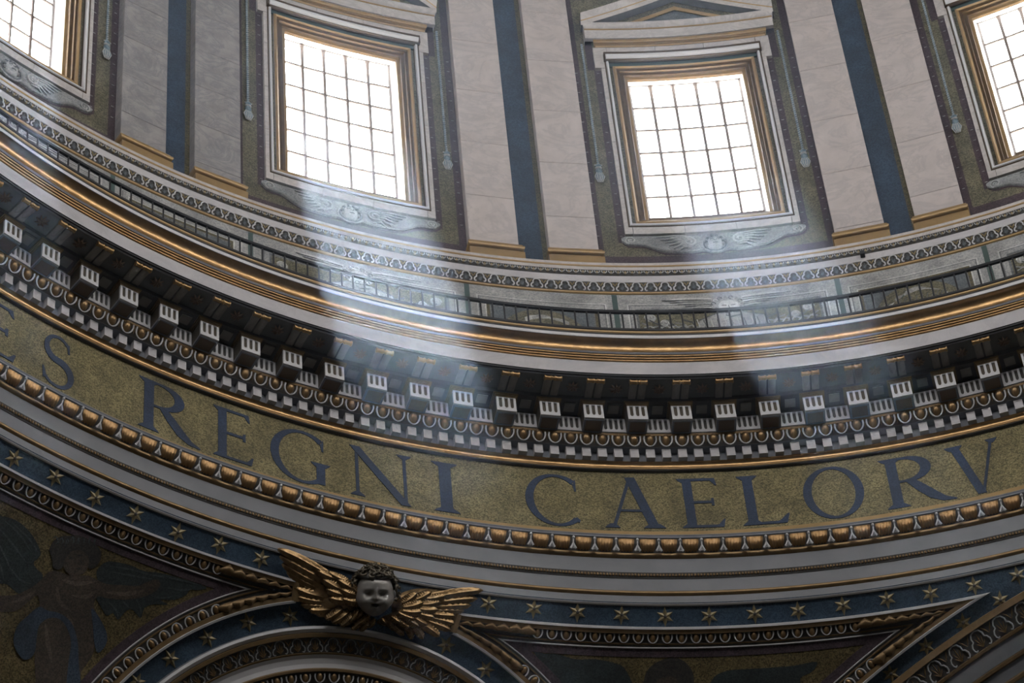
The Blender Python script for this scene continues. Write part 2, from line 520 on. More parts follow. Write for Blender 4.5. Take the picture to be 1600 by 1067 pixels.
def letter_polys(ch):
    """roman capitals in a unit-high box; returns (polygons, width)"""
    S, T = 0.135, 0.05
    q = []
    def rect(x0, z0, x1, z1): q.append([(x0, z0), (x1, z0), (x1, z1), (x0, z1)])
    def serif(x, z, up, wl=0.075, wr=0.075, stem=S):
        zz = z + (0.035 if up else -0.035)
        q.append([(x - wl, z), (x + stem + wr, z), (x + stem + wr * 0.7, zz), (x - wl * 0.7, zz)])
        z3 = z + (0.085 if up else -0.085)
        q.append([(x - wl * 0.7, zz), (x + stem + wr * 0.7, zz), (x + stem, z3), (x, z3)])
    def stem(x, both=True, r=True):
        rect(x, 0, x + S, 1)
        serif(x, 0, True, 0.08, 0.08 if r else 0)
        serif(x, 1, False, 0.08, 0.08 if r else 0)
    def slant(x0, z0, x1, z1, wdt):
        q.append([(x0, z0), (x0 + wdt, z0), (x1 + wdt, z1), (x1, z1)])
    if ch == 'I':
        stem(0.08); return q, 0.30
    if ch == 'E':
        stem(0.08, r=False)
        for z, L, s in ((0, 0.60, 1), (0.49, 0.50, 0), (1, 0.56, -1)):
            zz = z if s == 1 else (z - T if s == -1 else z)
            rect(0.08, zz, L, zz + T)
            if s == 1: q.append([(L - 0.07, T), (L, 0), (L + 0.035, 0.16), (L + 0.01, 0.16)])
            elif s == -1: q.append([(L - 0.07, 1 - T), (L, 1), (L + 0.02, 0.85), (L - 0.0, 0.85)])
            else: q.append([(L - 0.03, z - 0.045), (L + 0.01, z - 0.055), (L + 0.01, z + T + 0.055), (L - 0.03, z + T + 0.045)])
        return q, 0.64
    if ch == 'L':
        stem(0.08)
        rect(0.08, 0, 0.60, T)
        q.append([(0.50, T), (0.60, 0), (0.65, 0.19), (0.625, 0.19)])
        return q, 0.65
    if ch == 'R':
        stem(0.08)
        q.extend(ellipse_band(0.30, 0.745, 0.27, 0.23, 90, -90, S, T))
        rect(0.15, 0.955, 0.31, 0.995); rect(0.15, 0.49, 0.31, 0.535)
        q.extend(curve_band([(0.34, 0.52), (0.46, 0.34), (0.60, 0.14), (0.72, 0.03), (0.86, -0.015)], [0.05, 0.07, 0.072, 0.045, 0.012]))
        return q, 0.86
    if ch in 'CG':
        q.extend(ellipse_band(0.50, 0.5, 0.44, 0.50, 48, 312, S, T, 36))
        q.append([(0.76, 0.86), (0.80, 0.85), (0.84, 0.95), (0.84, 0.70), (0.81, 0.70), (0.79, 0.82)])
        if ch == 'C':
            q.append([(0.78, 0.16), (0.81, 0.17), (0.86, 0.12), (0.84, 0.06), (0.78, 0.1)])
            return q, 0.86
        rect(0.72, 0.03, 0.72 + S, 0.42)
        serif(0.72, 0.45, False, 0.09, 0.09)
        return q, 0.94
    if ch == 'O':
        q.extend(ellipse_band(0.46, 0.5, 0.40, 0.50, 0, 360, S, T, 44))
        return q, 0.93
    if ch == 'S':
        pts = []
        for i in range(15):
            a = rad(35 + (270 - 35) * i / 14); pts.append((0.26 + 0.185 * cos(a), 0.745 + 0.235 * sin(a)))
        for i in range(1, 17):
            a = rad(90 - (90 + 145) * i / 16); pts.append((0.26 + 0.225 * cos(a), 0.255 + 0.255 * sin(a)))
        wd = [0.028 + 0.042 * math.exp(-((i - 15) / 6.0) ** 2) for i in range(len(pts))]
        q.extend(curve_band(pts, wd))
        q.append([(0.40, 0.88), (0.44, 0.93), (0.45, 0.74), (0.42, 0.74)])
        q.append([(0.02, 0.28), (0.05, 0.28), (0.10, 0.09), (0.04, 0.05)])
        return q, 0.50
    if ch == 'N':
        rect(0.10, 0, 0.10 + T, 1); serif(0.10, 0, True, 0.09, 0.09, T)
        slant(0.02, 1.0, 0.78, -0.02, 0.155)
        rect(0.83, 0.0, 0.83 + T, 1); serif(0.83, 1, False, 0.09, 0.09, T)
        return q, 0.97
    if ch == 'A':
        slant(0.10, 0, 0.40, 1.0, T); slant(0.64, 0, 0.36, 1.03, 0.145)
        rect(0.22, 0.33, 0.68, 0.375)
        serif(0.08, 0, True, 0.08, 0.09, T); serif(0.64, 0, True, 0.09, 0.08, 0.145)
        return q, 0.87
    if ch == 'V':
        slant(0.08, 1, 0.38, -0.03, 0.145); slant(0.76, 1, 0.45, -0.02, T)
        serif(0.08, 1, False, 0.08, 0.08, 0.145); serif(0.76, 1, False, 0.08, 0.08, T)
        return q, 0.89
    return q, 1
LET = [('E', -60.35, -57.35, 'first'), ('S', -55.8, -53.85, ''), ('R', -49.75, -45.95, 'first'), ('E', -45.2, -42.75, 'second'), ('G', -41.75, -38.25, ''),
       ('N', -37.15, -33.45, ''), ('I', -32.3, -30.75, ''), ('C', -26.95, -23.95, ''), ('A', -22.6, -19.15, ''), ('E', -18.25, -15.75, 'third'),
       ('L', -14.85, -12.15, ''), ('O', -11.2, -7.8, ''), ('R', -6.75, -2.85, 'second'), ('V', -2.95, 0.1, '')]
for ch, a, b, _o in LET:
    polys, wd = letter_polys(ch)
    mb = MB()
    sc_ = (b - a) / wd
    for pl_ in polys:
        vs = [P(20.758, a + x * sc_, 47.585 + z * HL) for x, z in pl_]
        vb = [P(20.775, a + x * sc_, 47.585 + z * HL) for x, z in pl_]
        k = len(vs)
        mb.add(vs + vb, [tuple(range(k))] + [(i, i + k, (i + 1) % k + k, (i + 1) % k) for i in range(k)], M_LETTER)
    o = mb.build('letter', frieze, 0)
    o['label'] = 'dark blue mosaic capital %s on the gold band' % ch

# ------------------------------------------------------------------ cornice
corn = struct('trim_2')
revolve([([(20.77, 49.216), (20.688, 49.216), (20.688, 49.23)], M_DARK)], 'shadow_fillet', corn)
revolve([(arc((20.688, 49.23), (20.672, 49.262), 0.008, 4) + arc((20.672, 49.262), (20.601, 49.372), -0.022, 8)[1:], M_GOLD)], 'cyma_moulding', corn)
revolve([([(20.601, 49.372), (20.64, 49.386), (20.64, 49.64)], M_GREY), ([(20.64, 49.64), (20.46, 49.645)], M_GREY)], 'dentil_bed', corn)
revolve([([(20.46, 49.645), (20.46, 49.655), (20.42, 49.70), (20.351, 49.837)], M_DARK)], 'egg_bed', corn)
revolve([([(20.351, 49.837), (20.325, 49.85), (20.319, 49.905)], M_GOLDD), ([(20.319, 49.905), (20.325, 49.925)], M_DARK)], 'fillet', corn)
revolve([([(20.345, 49.925), (20.345, 50.36), (20.345, 50.433), (19.904, 50.433), (19.904, 50.541)], M_DARK)], 'bracket_wall', corn)
revolve([([(19.904, 50.541), (19.38, 50.541)], M_SOFFIT)], 'soffit', corn)
revolve([([(19.38, 50.541), (19.36, 50.57), (19.33, 50.575), (19.325, 50.604), (19.304, 50.61)], M_BLACK)], 'drip_edge', corn)
revolve([([(19.304, 50.61), (19.304, 50.971)], M_WHITE)], 'corona', corn)
rolls = []
for i in range(3):
    f0, f1 = i / 3, (i + 1) / 3
    a = (19.304 - 0.1 * f0, 50.971 + 0.126 * f0); b = (19.304 - 0.1 * f1, 50.971 + 0.126 * f1)
    rolls.append((arc(a, b, 0.013, 5), M_GOLD))
revolve(rolls, 'triple_roll', corn)
revolve([([(19.204, 51.097), (19.190, 51.10)], M_DARK), ([(19.190, 51.10), (19.165, 51.118), (19.155, 51.125)], M_WHITE)], 'fillet', corn)
revolve([(arc((19.155, 51.125), (19.001, 51.370), -0.045, 12), M_GOLD)], 'cyma_moulding', corn)
revolve([([(19.001, 51.370), (18.985, 51.372), (18.985, 51.46)], M_STUC)], 'fillet', corn)
revolve([([(18.985, 51.46), (19.0, 51.475), (18.99, 51.515)], M_BLACK), (arc((18.99, 51.515), (18.965, 51.57), 0.01, 4), M_GOLDS), ([(18.965, 51.57), (18.949, 51.58), (18.949, 51.64)], M_BLACK)], 'edge_moulding', corn)
revolve([([(18.949, 51.64), (20.75, 51.66)], M_GREY)], 'gallery_floor', corn)

def cup(b, rx, rz, zc, r, m, y=-0.03, n=11, a0=20, a1=-200):
    pts = []
    for i in range(n):
        a = rad(a0 + (a1 - a0) * i / (n - 1))
        pts.append((rx * cos(a), y, zc + rz * sin(a)))
    b.tube(pts, [r * (0.75 + 0.45 * abs(cos(rad(a0 + (a1 - a0) * i / (n - 1))))) for i in range(n)], m, 5)
    return b
def egg_mesh(w_, h_, d_, m):
    b = MB(); b.ball((0, -0.01, 0), (w_, d_, h_), m, 10, 7); return b.mesh('gilded_egg', 60)
def rim_mesh(rx, rz, r, m=M_STUC, dart=True):
    b = MB(); cup(b, rx, rz, 0.03, r, m)
    return b.mesh('egg_rim', 60)
E1, R1 = egg_mesh(0.086, 0.122, 0.08, M_EGG), rim_mesh(0.130, 0.165, 0.0155)
bd = MB()
for k in (0,):
    bd.tube([(0, -0.02, 0.1), (0, -0.03, -0.09)], [0.018, 0.006], M_GOLDD, 4)
D1 = bd.mesh('dart')
dm = MB()
dm.box(-0.09, 0.09, 0.0, 0.14, -0.125, 0.125, M_WHITE)
DM = dm.mesh('dentil', 0)
dm2 = MB(); dm2.box(-0.09, 0.09, 0, 0.14, -0.125, 0.125, M_WHITE)
TE = math.atan2(0.10, 0.19)
for t in seq(-32.610, 0.9293, -65, 9):
    link('gilded_egg', E1, corn, onring(20.385, t, 49.775, TE))
    link('egg_rim', R1, corn, onring(20.375, t, 49.76, TE))
    link('dart', D1, corn, onring(20.385, t + 0.46465, 49.76, TE))
    link('dentil', DM, corn, onring(20.497, t, 49.511))
# modillions, each with its fluted block and double-scroll bracket
def flute_front(b, w_, h_, nfl, y, m, rib=0.05, depth=0.05, bot=0.09):
    """white ribs and base strip in front of dark flutes"""
    gap = (w_ - rib * (nfl + 1)) / nfl
    b.box(-w_ / 2, w_ / 2, y, y + depth, 0, bot, m)
    b.box(-w_ / 2, w_ / 2, y, y + depth, h_ - 0.025, h_, m)
    for i in range(nfl + 1):
        x = -w_ / 2 + i * (gap + rib)
        b.box(x, x + rib, y, y + depth, bot, h_ - 0.025, m)
    for i in range(nfl):                              # rounded flute ends
        x = -w_ / 2 + rib + i * (gap + rib)
        for s in (0, 1):
            xa = x if s == 0 else x + gap
            xb = x + gap * 0.3 if s == 0 else x + gap * 0.7
            b.add([(xa, y + 0.006, bot), (xb, y + 0.006, bot), (xa, y + 0.006, bot + 0.05)], [(0, 1, 2)], m)
    return b
b = MB()
flute_front(b, 0.41, 0.40, 3, 0, M_STUC)
b.box(-0.205, 0.205, 0.03, 0.44, 0.03, 0.40, M_GROOVE)
b.box(-0.205, 0.205, 0.05, 0.44, 0.0, 0.035, M_GREY)
BLK = b.mesh('fluted_block', 0)
b = MB()
for x0, x1, y0, y1 in ((-0.205, 0.205, 0.04, 0.075), (-0.205, 0.205, 0.365, 0.40), (-0.205, -0.165, 0.07, 0.37), (0.165, 0.205, 0.07, 0.37)):
    b.box(x0, x1, y0, y1, -0.02, 0.0, M_GREY)
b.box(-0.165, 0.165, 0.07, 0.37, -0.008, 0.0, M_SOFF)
SOF = b.mesh('soffit_panel', 0)
b = MB()
for i, (dx, z0, z1) in enumerate(((0.0, 0.0, 0.035), (0.02, 0.035, 0.07), (0.045, 0.07, 0.105))):
    b.box(-0.215 - dx, 0.215 + dx, -0.01 - dx * 0.6, 0.42, z0, z1, M_GOLDD)
CAP = b.mesh('capital', 0)
b = MB()
for s in (-1, 1):
    b.grid(lambda u, v, s=s: (s * 0.095 + (u - 0.5) * 0.15, 0.03 + v * 0.44, -0.055 - 0.02 * sin(pi * u) - 0.025 * cos(pi * v)), 5, 5, M_BRK)
    b.box(s * 0.095 - 0.075, s * 0.095 + 0.075, 0.03, 0.47, -0.055, 0.0, M_BRK)
b.box(-0.03, 0.03, 0.03, 0.47, -0.04, 0.0, M_DARK)
BRK = b.mesh('bracket', 40)
b = MB()
prof_ = [(-0.19, 0.045), (-0.18, 0.062), (-0.155, 0.055), (-0.14, 0.044), (-0.06, 0.047), (-0.04, 0.060), (-0.02, 0.044), (0, 0.034)]
prof_ = prof_ + [(-x, r) for x, r in prof_[-2::-1]]
vs, fs = [], []
for x, r in prof_:
    for k in range(8):
        vs.append((x, r * cos(2 * pi * k / 8), r * sin(2 * pi * k / 8)))
for i in range(len(prof_) - 1):
    for k in range(8):
        fs.append((i * 8 + k, i * 8 + (k + 1) % 8, (i + 1) * 8 + (k + 1) % 8, (i + 1) * 8 + k))
fs += [tuple(range(8)), tuple((len(prof_) - 1) * 8 + k for k in range(8))]
b.add(vs, fs, M_GOLD)
ROL = b.mesh('scroll_roll', 50)
b = MB()
flute_front(b, 0.50, 0.40, 4, 0, M_STUC, rib=0.048, depth=0.05, bot=0.075)
FLW = b.mesh('fluted_panel', 0)
b = MB()
b.box(-0.11, 0.11, -0.11, 0.11, -0.035, 0, M_BRK); b.box(-0.14, 0.14, -0.14, 0.14, -0.012, 0, M_DARK)
SQP = b.mesh('square_panel', 0)
b = MB()
for k in range(8):
    a = 2 * pi * k / 8
    pts = [(0.02 * cos(a), 0.02 * sin(a), -0.03), (0.08 * cos(a), 0.08 * sin(a), -0.045), (0.14 * cos(a), 0.14 * sin(a), -0.015)]
    b.tube(pts, [0.012, 0.03, 0.008], M_SOFF, 5)
b.ball((0, 0, -0.03), (0.03, 0.03, 0.03), M_SOFF, 6, 4)
ROS = b.mesh('rosette', 60)
b = MB()
b.box(-0.24, 0.24, -0.01, 0.0, -0.02, 0.0, M_GREY)
for t in seq(-25.60, 2.6227, -65, 9):
    mo = link('modillion', BLK, corn, onring(19.925, t, 49.925))
    PW[mo.name] = onring(19.925, t, 49.925)
    link('soffit_panel', SOF, mo, onring(19.925, t, 49.925))
    link('capital', CAP, mo, onring(19.925, t, 50.325))
    link('bracket', BRK, mo, onring(19.42, t, 50.541))
    link('scroll_roll', ROL, mo, onring(19.42, t, 50.49))
    t2 = t + 1.31135
    link('fluted_panel', FLW, corn, onring(20.30, t2, 49.925))
    link('square_panel', SQP, corn, onring(20.12, t2, 50.433))
    link('rosette', ROS, corn, onring(19.64, t2, 50.541))

# ------------------------------------------------------------------ gallery railing
rail = empty('gallery_railing', onring(19.515, -25, 51.66))
tag(rail, 'dark iron railing with thin upright bars around the gallery above the cornice', 'railing')
def ringbar(R, z0, z1, w_, name, m=M_IRON, th0=-72, th1=18):
    mb = MB()
    n = 180
    vs, fs = [], []
    for i in range(n + 1):
        t = th0 + (th1 - th0) * i / n
        vs += [P(R - w_, t, z0), P(R + w_, t, z0), P(R + w_, t, z1), P(R - w_, t, z1)]
    for i in range(n):
        for k in range(4):
            fs.append((i * 4 + k, i * 4 + (k + 1) % 4, i * 4 + 4 + (k + 1) % 4, i * 4 + 4 + k))
    fs += [(0, 1, 2, 3), (n * 4, n * 4 + 3, n * 4 + 2, n * 4 + 1)]
    mb.add(vs, fs, m)
    return mb.build(name, rail, 20, Matrix.Identity(4))
ringbar(19.515, 52.765, 52.84, 0.03, 'handrail')
ringbar(19.515, 51.78, 51.82, 0.015, 'bottom_rail')
b = MB()
b.tube([(0, 0, 0), (0, 0, 1.11)], 0.021, M_IRON, 6)
BAL = b.mesh('railing_bar', 60)
for t in seq(-14.045, 0.7417, -66, 12):
    link('railing_bar', BAL, rail, onring(19.515, t, 51.66))

# ------------------------------------------------------------------ parapet wall painted in grisaille, and the base course under the pilasters
par = struct('wall_gallery')
revolve([([(20.75, 51.66), (20.75, 54.814)], M_GRIS)], 'wall_face', par)
base = struct('trim_3')
revolve([(arc((20.75, 54.814), (20.712, 54.877), 0.02), M_GOLDS)], 'roll_moulding', base)
revolve([([(20.712, 54.877), (20.66, 55.127)], M_DARK)], 'palmette_ground', base)
revolve([([(20.66, 55.127), (20.649, 55.13), (20.649, 55.332)], M_WHITE)], 'fascia', base)
revolve([([(20.649, 55.332), (20.596, 55.465)], M_DARK)], 'egg_ground', base)
revolve([([(20.596, 55.465), (20.59, 55.47), (20.59, 55.563)], M_FRAME), (arc((20.59, 55.563), (20.576, 55.61), 0.012, 4), M_GOLDS), ([(20.576, 55.61), (20.576, 55.691), (21.08, 55.72)], M_FRAME)], 'ledge', base)
eb = MB()
EB = egg_mesh
for t in seq(0, 0.4337, -65, 9):
    c = P(20.618, t, 55.40)
    eb.ball(c, (0.036, 0.036, 0.042), M_BUD, 6, 4)
tag(eb.build('small_egg_string', base), kind='stuff')
eb = MB()
for t in seq(0, 0.4337, -65, 9):
    m4 = onring(20.618, t, 55.40)
    q = MB(); cup(q, 0.058, 0.056, 0.012, 0.009, M_APRL, -0.03, 7)
    eb.add([m4 @ Vector(p) for p in q.v], q.f, M_APRL)
tag(eb.build('small_egg_rims', base), kind='stuff')
def palmette_mesh(W, H, m, r=0.014, y=-0.02):
    b = MB()
    half = [(-0.26, 0.08), (-0.32, 0.02), (-0.39, 0.12), (-0.40, 0.28), (-0.34, 0.44), (-0.25, 0.52), (-0.26, 0.70), (-0.17, 0.90), (0, 0.97)]
    pts = half + [(-x, z) for x, z in half[-2::-1]]
    b.tube([(x * W, y, (z - 0.5) * H) for x, z in pts], r, m, 5)
    return b.mesh('palmette', 60)
def fan_mesh(W, H, m, y=-0.015, leaf=None):
    b = MB()
    for a, L in ((-48, 0.42), (-24, 0.6), (0, 0.74), (24, 0.6), (48, 0.42)):
        x1, z1 = sin(rad(a)) * L * W * 0.62, cos(rad(a)) * L * H
        b.tube([(0, y, -0.42 * H), (x1 * 0.6, y * 1.5, -0.42 * H + z1 * 0.6), (x1, y, -0.42 * H + z1)], [0.006, 0.013, 0.004], leaf or m, 4)
    for s in (-1, 1):                                   # half of the bud between two arches
        b.tube([(s * 0.5 * W, y, 0.02 * H), (s * 0.40 * W, y * 1.5, 0.25 * H), (s * 0.30 * W, y, 0.44 * H)], [0.005, 0.015, 0.004], m, 4)
    return b.mesh('leaf_fan', 60)
PAL, FAN = palmette_mesh(0.316, 0.245, M_STUC, 0.017), fan_mesh(0.316, 0.245, M_BUD, leaf=M_APRD)
TP = math.atan2(0.052, 0.25)
for t in seq(-23.273, 0.8701, -65, 9):
    link('palmette', PAL, base, onring(20.685, t, 55.002, TP))
    link('leaf_fan', FAN, base, onring(20.685, t, 55.002, TP))

# ------------------------------------------------------------------ drum wall with sixteen window openings
drum = struct('wall_drum')
RW, RG = 21.08, 21.70
A_O = 3.62                                            # half opening in degrees
ZS, ZH = 57.72, 63.12
mb = MB()
TOPZ = 69.0
for k in range(16):
    c = PHI + BAY * k
    def patch(t0, t1, z0, z1, n, R0=RW):
        vs = []
        for i in range(n + 1):
            t = c + t0 + (t1 - t0) * i / n
            vs += [P(R0, t, z0), P(R0, t, z1)]
        mb.add(vs, [(2 * i, 2 * i + 2, 2 * i + 3, 2 * i + 1) for i in range(n)], M_MOSW)
    patch(-11.25, -A_O - 1.0, 55.70, TOPZ, 8); patch(A_O + 1.0, 11.25, 55.70, TOPZ, 8)
    patch(-A_O - 1.0, A_O + 1.0, 55.70, ZS - 0.1, 10); patch(-A_O - 1.0, A_O + 1.0, ZH + 0.65, TOPZ, 10)
mb.build('wall_face', drum, 20)

def BW(c):
    """bends local window coordinates (u metres along the wall, R, z) onto the drum at azimuth c"""
    return lambda u, R, z: P(R, c + deg(u / 21.1), z)
def rectring(mb, c, o, i, m, seg=10, Ro=None, Ri=None, side=None):
    pass
def bend_strip(mb, c, pathA, pathB, m, seg=1):
    """quad strip between two closed or open (u,R,z) paths"""
    f = BW(c)
    vs, fs = [], []
    K = len(pathA)
    A, B = [], []
    for k in range(K - 1):
        for s in range(seg):
            t = s / seg
            A.append([pathA[k][j] + (pathA[k + 1][j] - pathA[k][j]) * t for j in range(3)])
            B.append([pathB[k][j] + (pathB[k + 1][j] - pathB[k][j]) * t for j in range(3)])
    A.append(pathA[-1]); B.append(pathB[-1])
    for a, b_ in zip(A, B):
        vs += [f(*a), f(*b_)]
    fs = [(2 * i, 2 * i + 2, 2 * i + 3, 2 * i + 1) for i in range(len(A) - 1)]
    mb.add(vs, fs, m)
def rect_path(u, z0, z1, R, ub=None):
    return [(-u, R, z0), (-u, R, z1), (u, R, z1), (u, R, z0), (-u, R, z0)]
def frame_loops(name, parent, c, loops, mats, seg=8):
    """rectangular mitred frame: loops of (half width, z bottom, z top, R)"""
    mb = MB()
    for (a, b_, m) in zip(loops[:-1], loops[1:], mats):
        bend_strip(mb, c, rect_path(a[0], a[1], a[2], a[3]), rect_path(b_[0], b_[1], b_[2], b_[3]), m, seg)
    return mb.build(name, parent, 30)
def bbox(mb, c, u0, u1, R0, R1, z0, z1, m, seg=6):
    f = BW(c)
    vs, fs = [], []
    for i in range(seg + 1):
        u = u0 + (u1 - u0) * i / seg
        vs += [f(u, R0, z0), f(u, R1, z0), f(u, R1, z1), f(u, R0, z1)]
    for i in range(seg):
        for k in range(4):
            fs.append((i * 4 + k, i * 4 + (k + 1) % 4, i * 4 + 4 + (k + 1) % 4, i * 4 + 4 + k))
    fs += [(0, 1, 2, 3), (seg * 4 + 3, seg * 4 + 2, seg * 4 + 1, seg * 4)]
    mb.add(vs, fs, m)
    return mb
def bprof(mb, c, u0, u1, pr, m, seg=8, endslope=0.0):
    """horizontal moulding: profile [(R,z)] from u0 to u1, ends splayed with projection, ends closed"""
    f = BW(c)
    vs, fs = [], []
    K = len(pr)
    R0 = pr[0][0]
    for i in range(seg + 1):
        for R, z in pr:
            e = (R0 - R) * endslope
            u = (u0 - e) + (u1 - u0 + 2 * e) * i / seg
            vs.append(f(u, R, z))
    for i in range(seg):
        for k in range(K - 1):
            fs.append((i * K + k, (i + 1) * K + k, (i + 1) * K + k + 1, i * K + k + 1))
    mb.add(vs, fs, m)
    for i, e in ((0, u0), (seg, u1)):
        cap = [f((u0 - (R0 - R) * endslope) if i == 0 else (u1 + (R0 - R) * endslope), R, z) for R, z in pr] + [f(e, R0 + 0.3, pr[-1][1]), f(e, R0 + 0.3, pr[0][1])]
        mb.add(cap, [tuple(range(len(cap)))], m)
    return mb

WN = {-1: 'window_1', 0: 'window_2', 1: 'window_3', 2: 'window_4'}
def make_window(k):
    c = PHI + BAY * k
    f = BW(c)
    win = struct(WN[k])
    # reveal and stone frame
    mb = MB()
    U = 1.30
    for a, b_ in (((-1.36, 21.42, 57.86), (-1.36, 21.42, 63.3)), ((1.36, 21.42, 63.3), (1.36, 21.42, 57.86))):
        pass
    bend_strip(mb, c, rect_path(1.36, 57.93, 63.17, 21.24), rect_path(1.31, 58.40, 63.48, 21.62), M_FRAME, 6)
    bend_strip(mb, c, rect_path(1.31, 58.40, 63.48, 21.62), rect_path(1.36, 58.36, 63.52, 21.85), M_FRAME, 6)
    mb.build('reveal', win, 20)
    frame_loops('gilded_frame', win, c,
                [(1.70, 57.62, 63.53, 21.12), (1.70, 57.62, 63.53, 21.03), (1.66, 57.66, 63.49, 21.00), (1.62, 57.70, 63.45, 21.03), (1.61, 57.71, 63.43, 21.07),
                 (1.55, 57.76, 63.37, 21.06), (1.54, 57.77, 63.36, 21.11), (1.46, 57.84, 63.28, 21.12), (1.44, 57.86, 63.26, 21.17), (1.37, 57.92, 63.19, 21.18), (1.36, 57.93, 63.17, 21.24)],
                [M_GOLDD, M_GOLDS, M_GOLDS, M_GOLDD, M_ROLL, M_GOLDD, M_ROLL, M_GOLDD, M_GOLDS, M_GOLDD], 8)
    frame_loops('recess', win, c, [(1.78, 57.54, 63.82, 21.02), (1.77, 57.55, 63.80, 21.16), (1.70, 57.62, 63.53, 21.16), (1.70, 57.62, 63.53, 21.05)], [M_BRONZE, M_LETTER, M_LETTER], 8)
    frame_loops('bronze_edge', win, c, [(1.89, 57.43, 63.84, 20.985), (1.885, 57.435, 63.83, 20.965), (1.86, 57.46, 63.82, 20.965), (1.855, 57.465, 63.81, 20.98)], [M_BRONZE, M_BRONZE, M_BRONZE], 8)
    frame_loops('marble_roll', win, c, [(1.86, 57.46, 63.82, 20.99), (1.84, 57.48, 63.80, 20.95), (1.80, 57.52, 63.78, 20.95), (1.78, 57.54, 63.76, 21.03)], [M_STUC] * 3, 8)
    # flat marble surround with ears, split into blocks by thin joints
    def block(name, u0, u1, z0, z1, seg=3):
        q = MB(); bbox(q, c, u0 + 0.006, u1 - 0.006, 20.985, 21.12, z0 + 0.006, z1 - 0.006, M_FRAME, seg); q.build(name, win, 0)
    for s in (-1, 1):
        zz = [57.19, 58.95, 60.55, 62.2, 63.40]
        for a, b_ in zip(zz[:-1], zz[1:]):
            u0, u1 = (1.80, 1.99) if s > 0 else (-1.99, -1.80)
            block('marble_block', u0, u1, a, b_, 1)
        block('marble_block', *((1.80, 2.13) if s > 0 else (-2.13, -1.80)), 63.40, 64.22, 1)
    cuts = [-1.80, -0.62, 0.55, 1.80]
    for a, b_ in zip(cuts[:-1], cuts[1:]):
        block('marble_block', a, b_, 63.88, 64.22, 6)
        block('marble_block', a, b_, 57.19, 57.52, 6)
    # hood strip over the opening
    q = MB()
    bprof(q, c, -1.90, 1.90, [(21.0, 63.63), (20.90, 63.63), (20.90, 63.655)], M_BRONZE)
    bprof(q, c, -1.86, 1.86, arc((20.90, 63.655), (20.90, 63.83), 0.07, 6), M_STUC)
    bprof(q, c, -1.90, 1.90, [(20.88, 63.83), (20.86, 63.835), (20.86, 63.88), (21.0, 63.89)], M_BRONZE)
    for sg in (-1, 1): bbox(q, c, sg * 1.885 - 0.018, sg * 1.885 + 0.018, 20.87, 21.0, 63.63, 63.88, M_BRONZE, 1)
    q.build('hood_moulding', win, 40)
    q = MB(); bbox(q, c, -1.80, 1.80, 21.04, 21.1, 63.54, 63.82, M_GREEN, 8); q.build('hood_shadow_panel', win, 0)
    # entablature: gilded cyma, corona, top fascia
    q = MB()
    bprof(q, c, -2.06, 2.06, arc((20.98, 64.22), (20.95, 64.275), -0.014, 4) + [(20.925, 64.278), (20.925, 64.295), (20.94, 64.30)] + arc((20.94, 64.305), (20.89, 64.37), 0.022, 5) + [(20.90, 64.375), (20.885, 64.39), (20.885, 64.41)], M_GOLDS, 8, 0.5)
    q.build('gilded_cyma', win, 40)
    q = MB(); bprof(q, c, -2.30, 2.30, [(20.95, 64.41), (20.85, 64.41), (20.85, 64.74)], M_FRAME, 10, 0.0); q.build('corona', win, 30)
    q = MB(); bprof(q, c, -2.30, 2.30, [(20.85, 64.74), (20.835, 64.74), (20.83, 64.775)], M_GOLDS, 10, 0); q.build('gilded_fillet', win, 30)
    q = MB(); bprof(q, c, -2.30, 2.30, arc((20.83, 64.775), (20.75, 64.90), 0.02, 5) + [(20.75, 64.93), (21.0, 64.94)], M_FRAME, 10, 0.5); q.build('cymatium', win, 40)
    # pediment (triangular over windows 1 and 3, segmental over 2 and 4)
    tri = k in (-1, 1)
    def rake(u):
        return (1 - abs(u) / 2.36) * 1.15 if tri else 1.02 * (math.sqrt(max(0, 3.3 ** 2 - u * u)) - math.sqrt(3.3 ** 2 - 2.36 ** 2)) / (3.3 - math.sqrt(3.3 ** 2 - 2.36 ** 2)) * 1.05
    def rakestrip(q, d0, R0, d1, R1, m, um=2.36):
        n = 24
        A = [(-um + 2 * um * i / n, R0, 64.94 + rake(-um + 2 * um * i / n) + d0) for i in range(n + 1)]
        B = [(-um + 2 * um * i / n, R1, 64.94 + rake(-um + 2 * um * i / n) + d1) for i in range(n + 1)]
        bend_strip(q, c, A, B, m)
    q = MB()
    rakestrip(q, -0.02, 21.05, -0.02, 20.84, M_GREY); rakestrip(q, -0.02, 20.84, 0.12, 20.82, M_FRAME)
    rakestrip(q, 0.12, 20.82, 0.14, 20.80, M_GOLDS); rakestrip(q, 0.14, 20.80, 0.31, 20.70, M_FRAME); rakestrip(q, 0.31, 20.70, 0.33, 21.08, M_FRAME)
    q.build('raking_cornice', win, 40)
    q = MB()
    rakestrip(q, -0.42, 20.985, -0.32, 20.96, M_GOLDS, 1.5); rakestrip(q, -0.32, 20.96, -0.32, 21.07, M_GOLDS, 1.5)
    q.build('tympanum_fillet', win, 40)
    q = MB()
    n = 16
    A = [(-1.45 + 2.9 * i / n, 21.03, 64.94) for i in range(n + 1)]
    B = [(-1.45 + 2.9 * i / n, 21.03, 64.94 + max(0.0, rake(-1.45 + 2.9 * i / n) - 0.42)) for i in range(n + 1)]
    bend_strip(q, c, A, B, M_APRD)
    q.build('tympanum', win, 0)
    # glazing bars and panes
    zr = [63.42, 62.55, 61.69, 60.83, 59.99, 59.19, 58.44]
    for u in (-0.795, -0.27, 0.262, 0.790):
        q = MB()
        q.tube([f(u, 21.58, 63.46), f(u, 21.58, 63.3), f(u, 21.58, 58.42)], [0.075, 0.042, 0.040], M_BAR, 6)
        q.build('glazing_bar', win, 60)
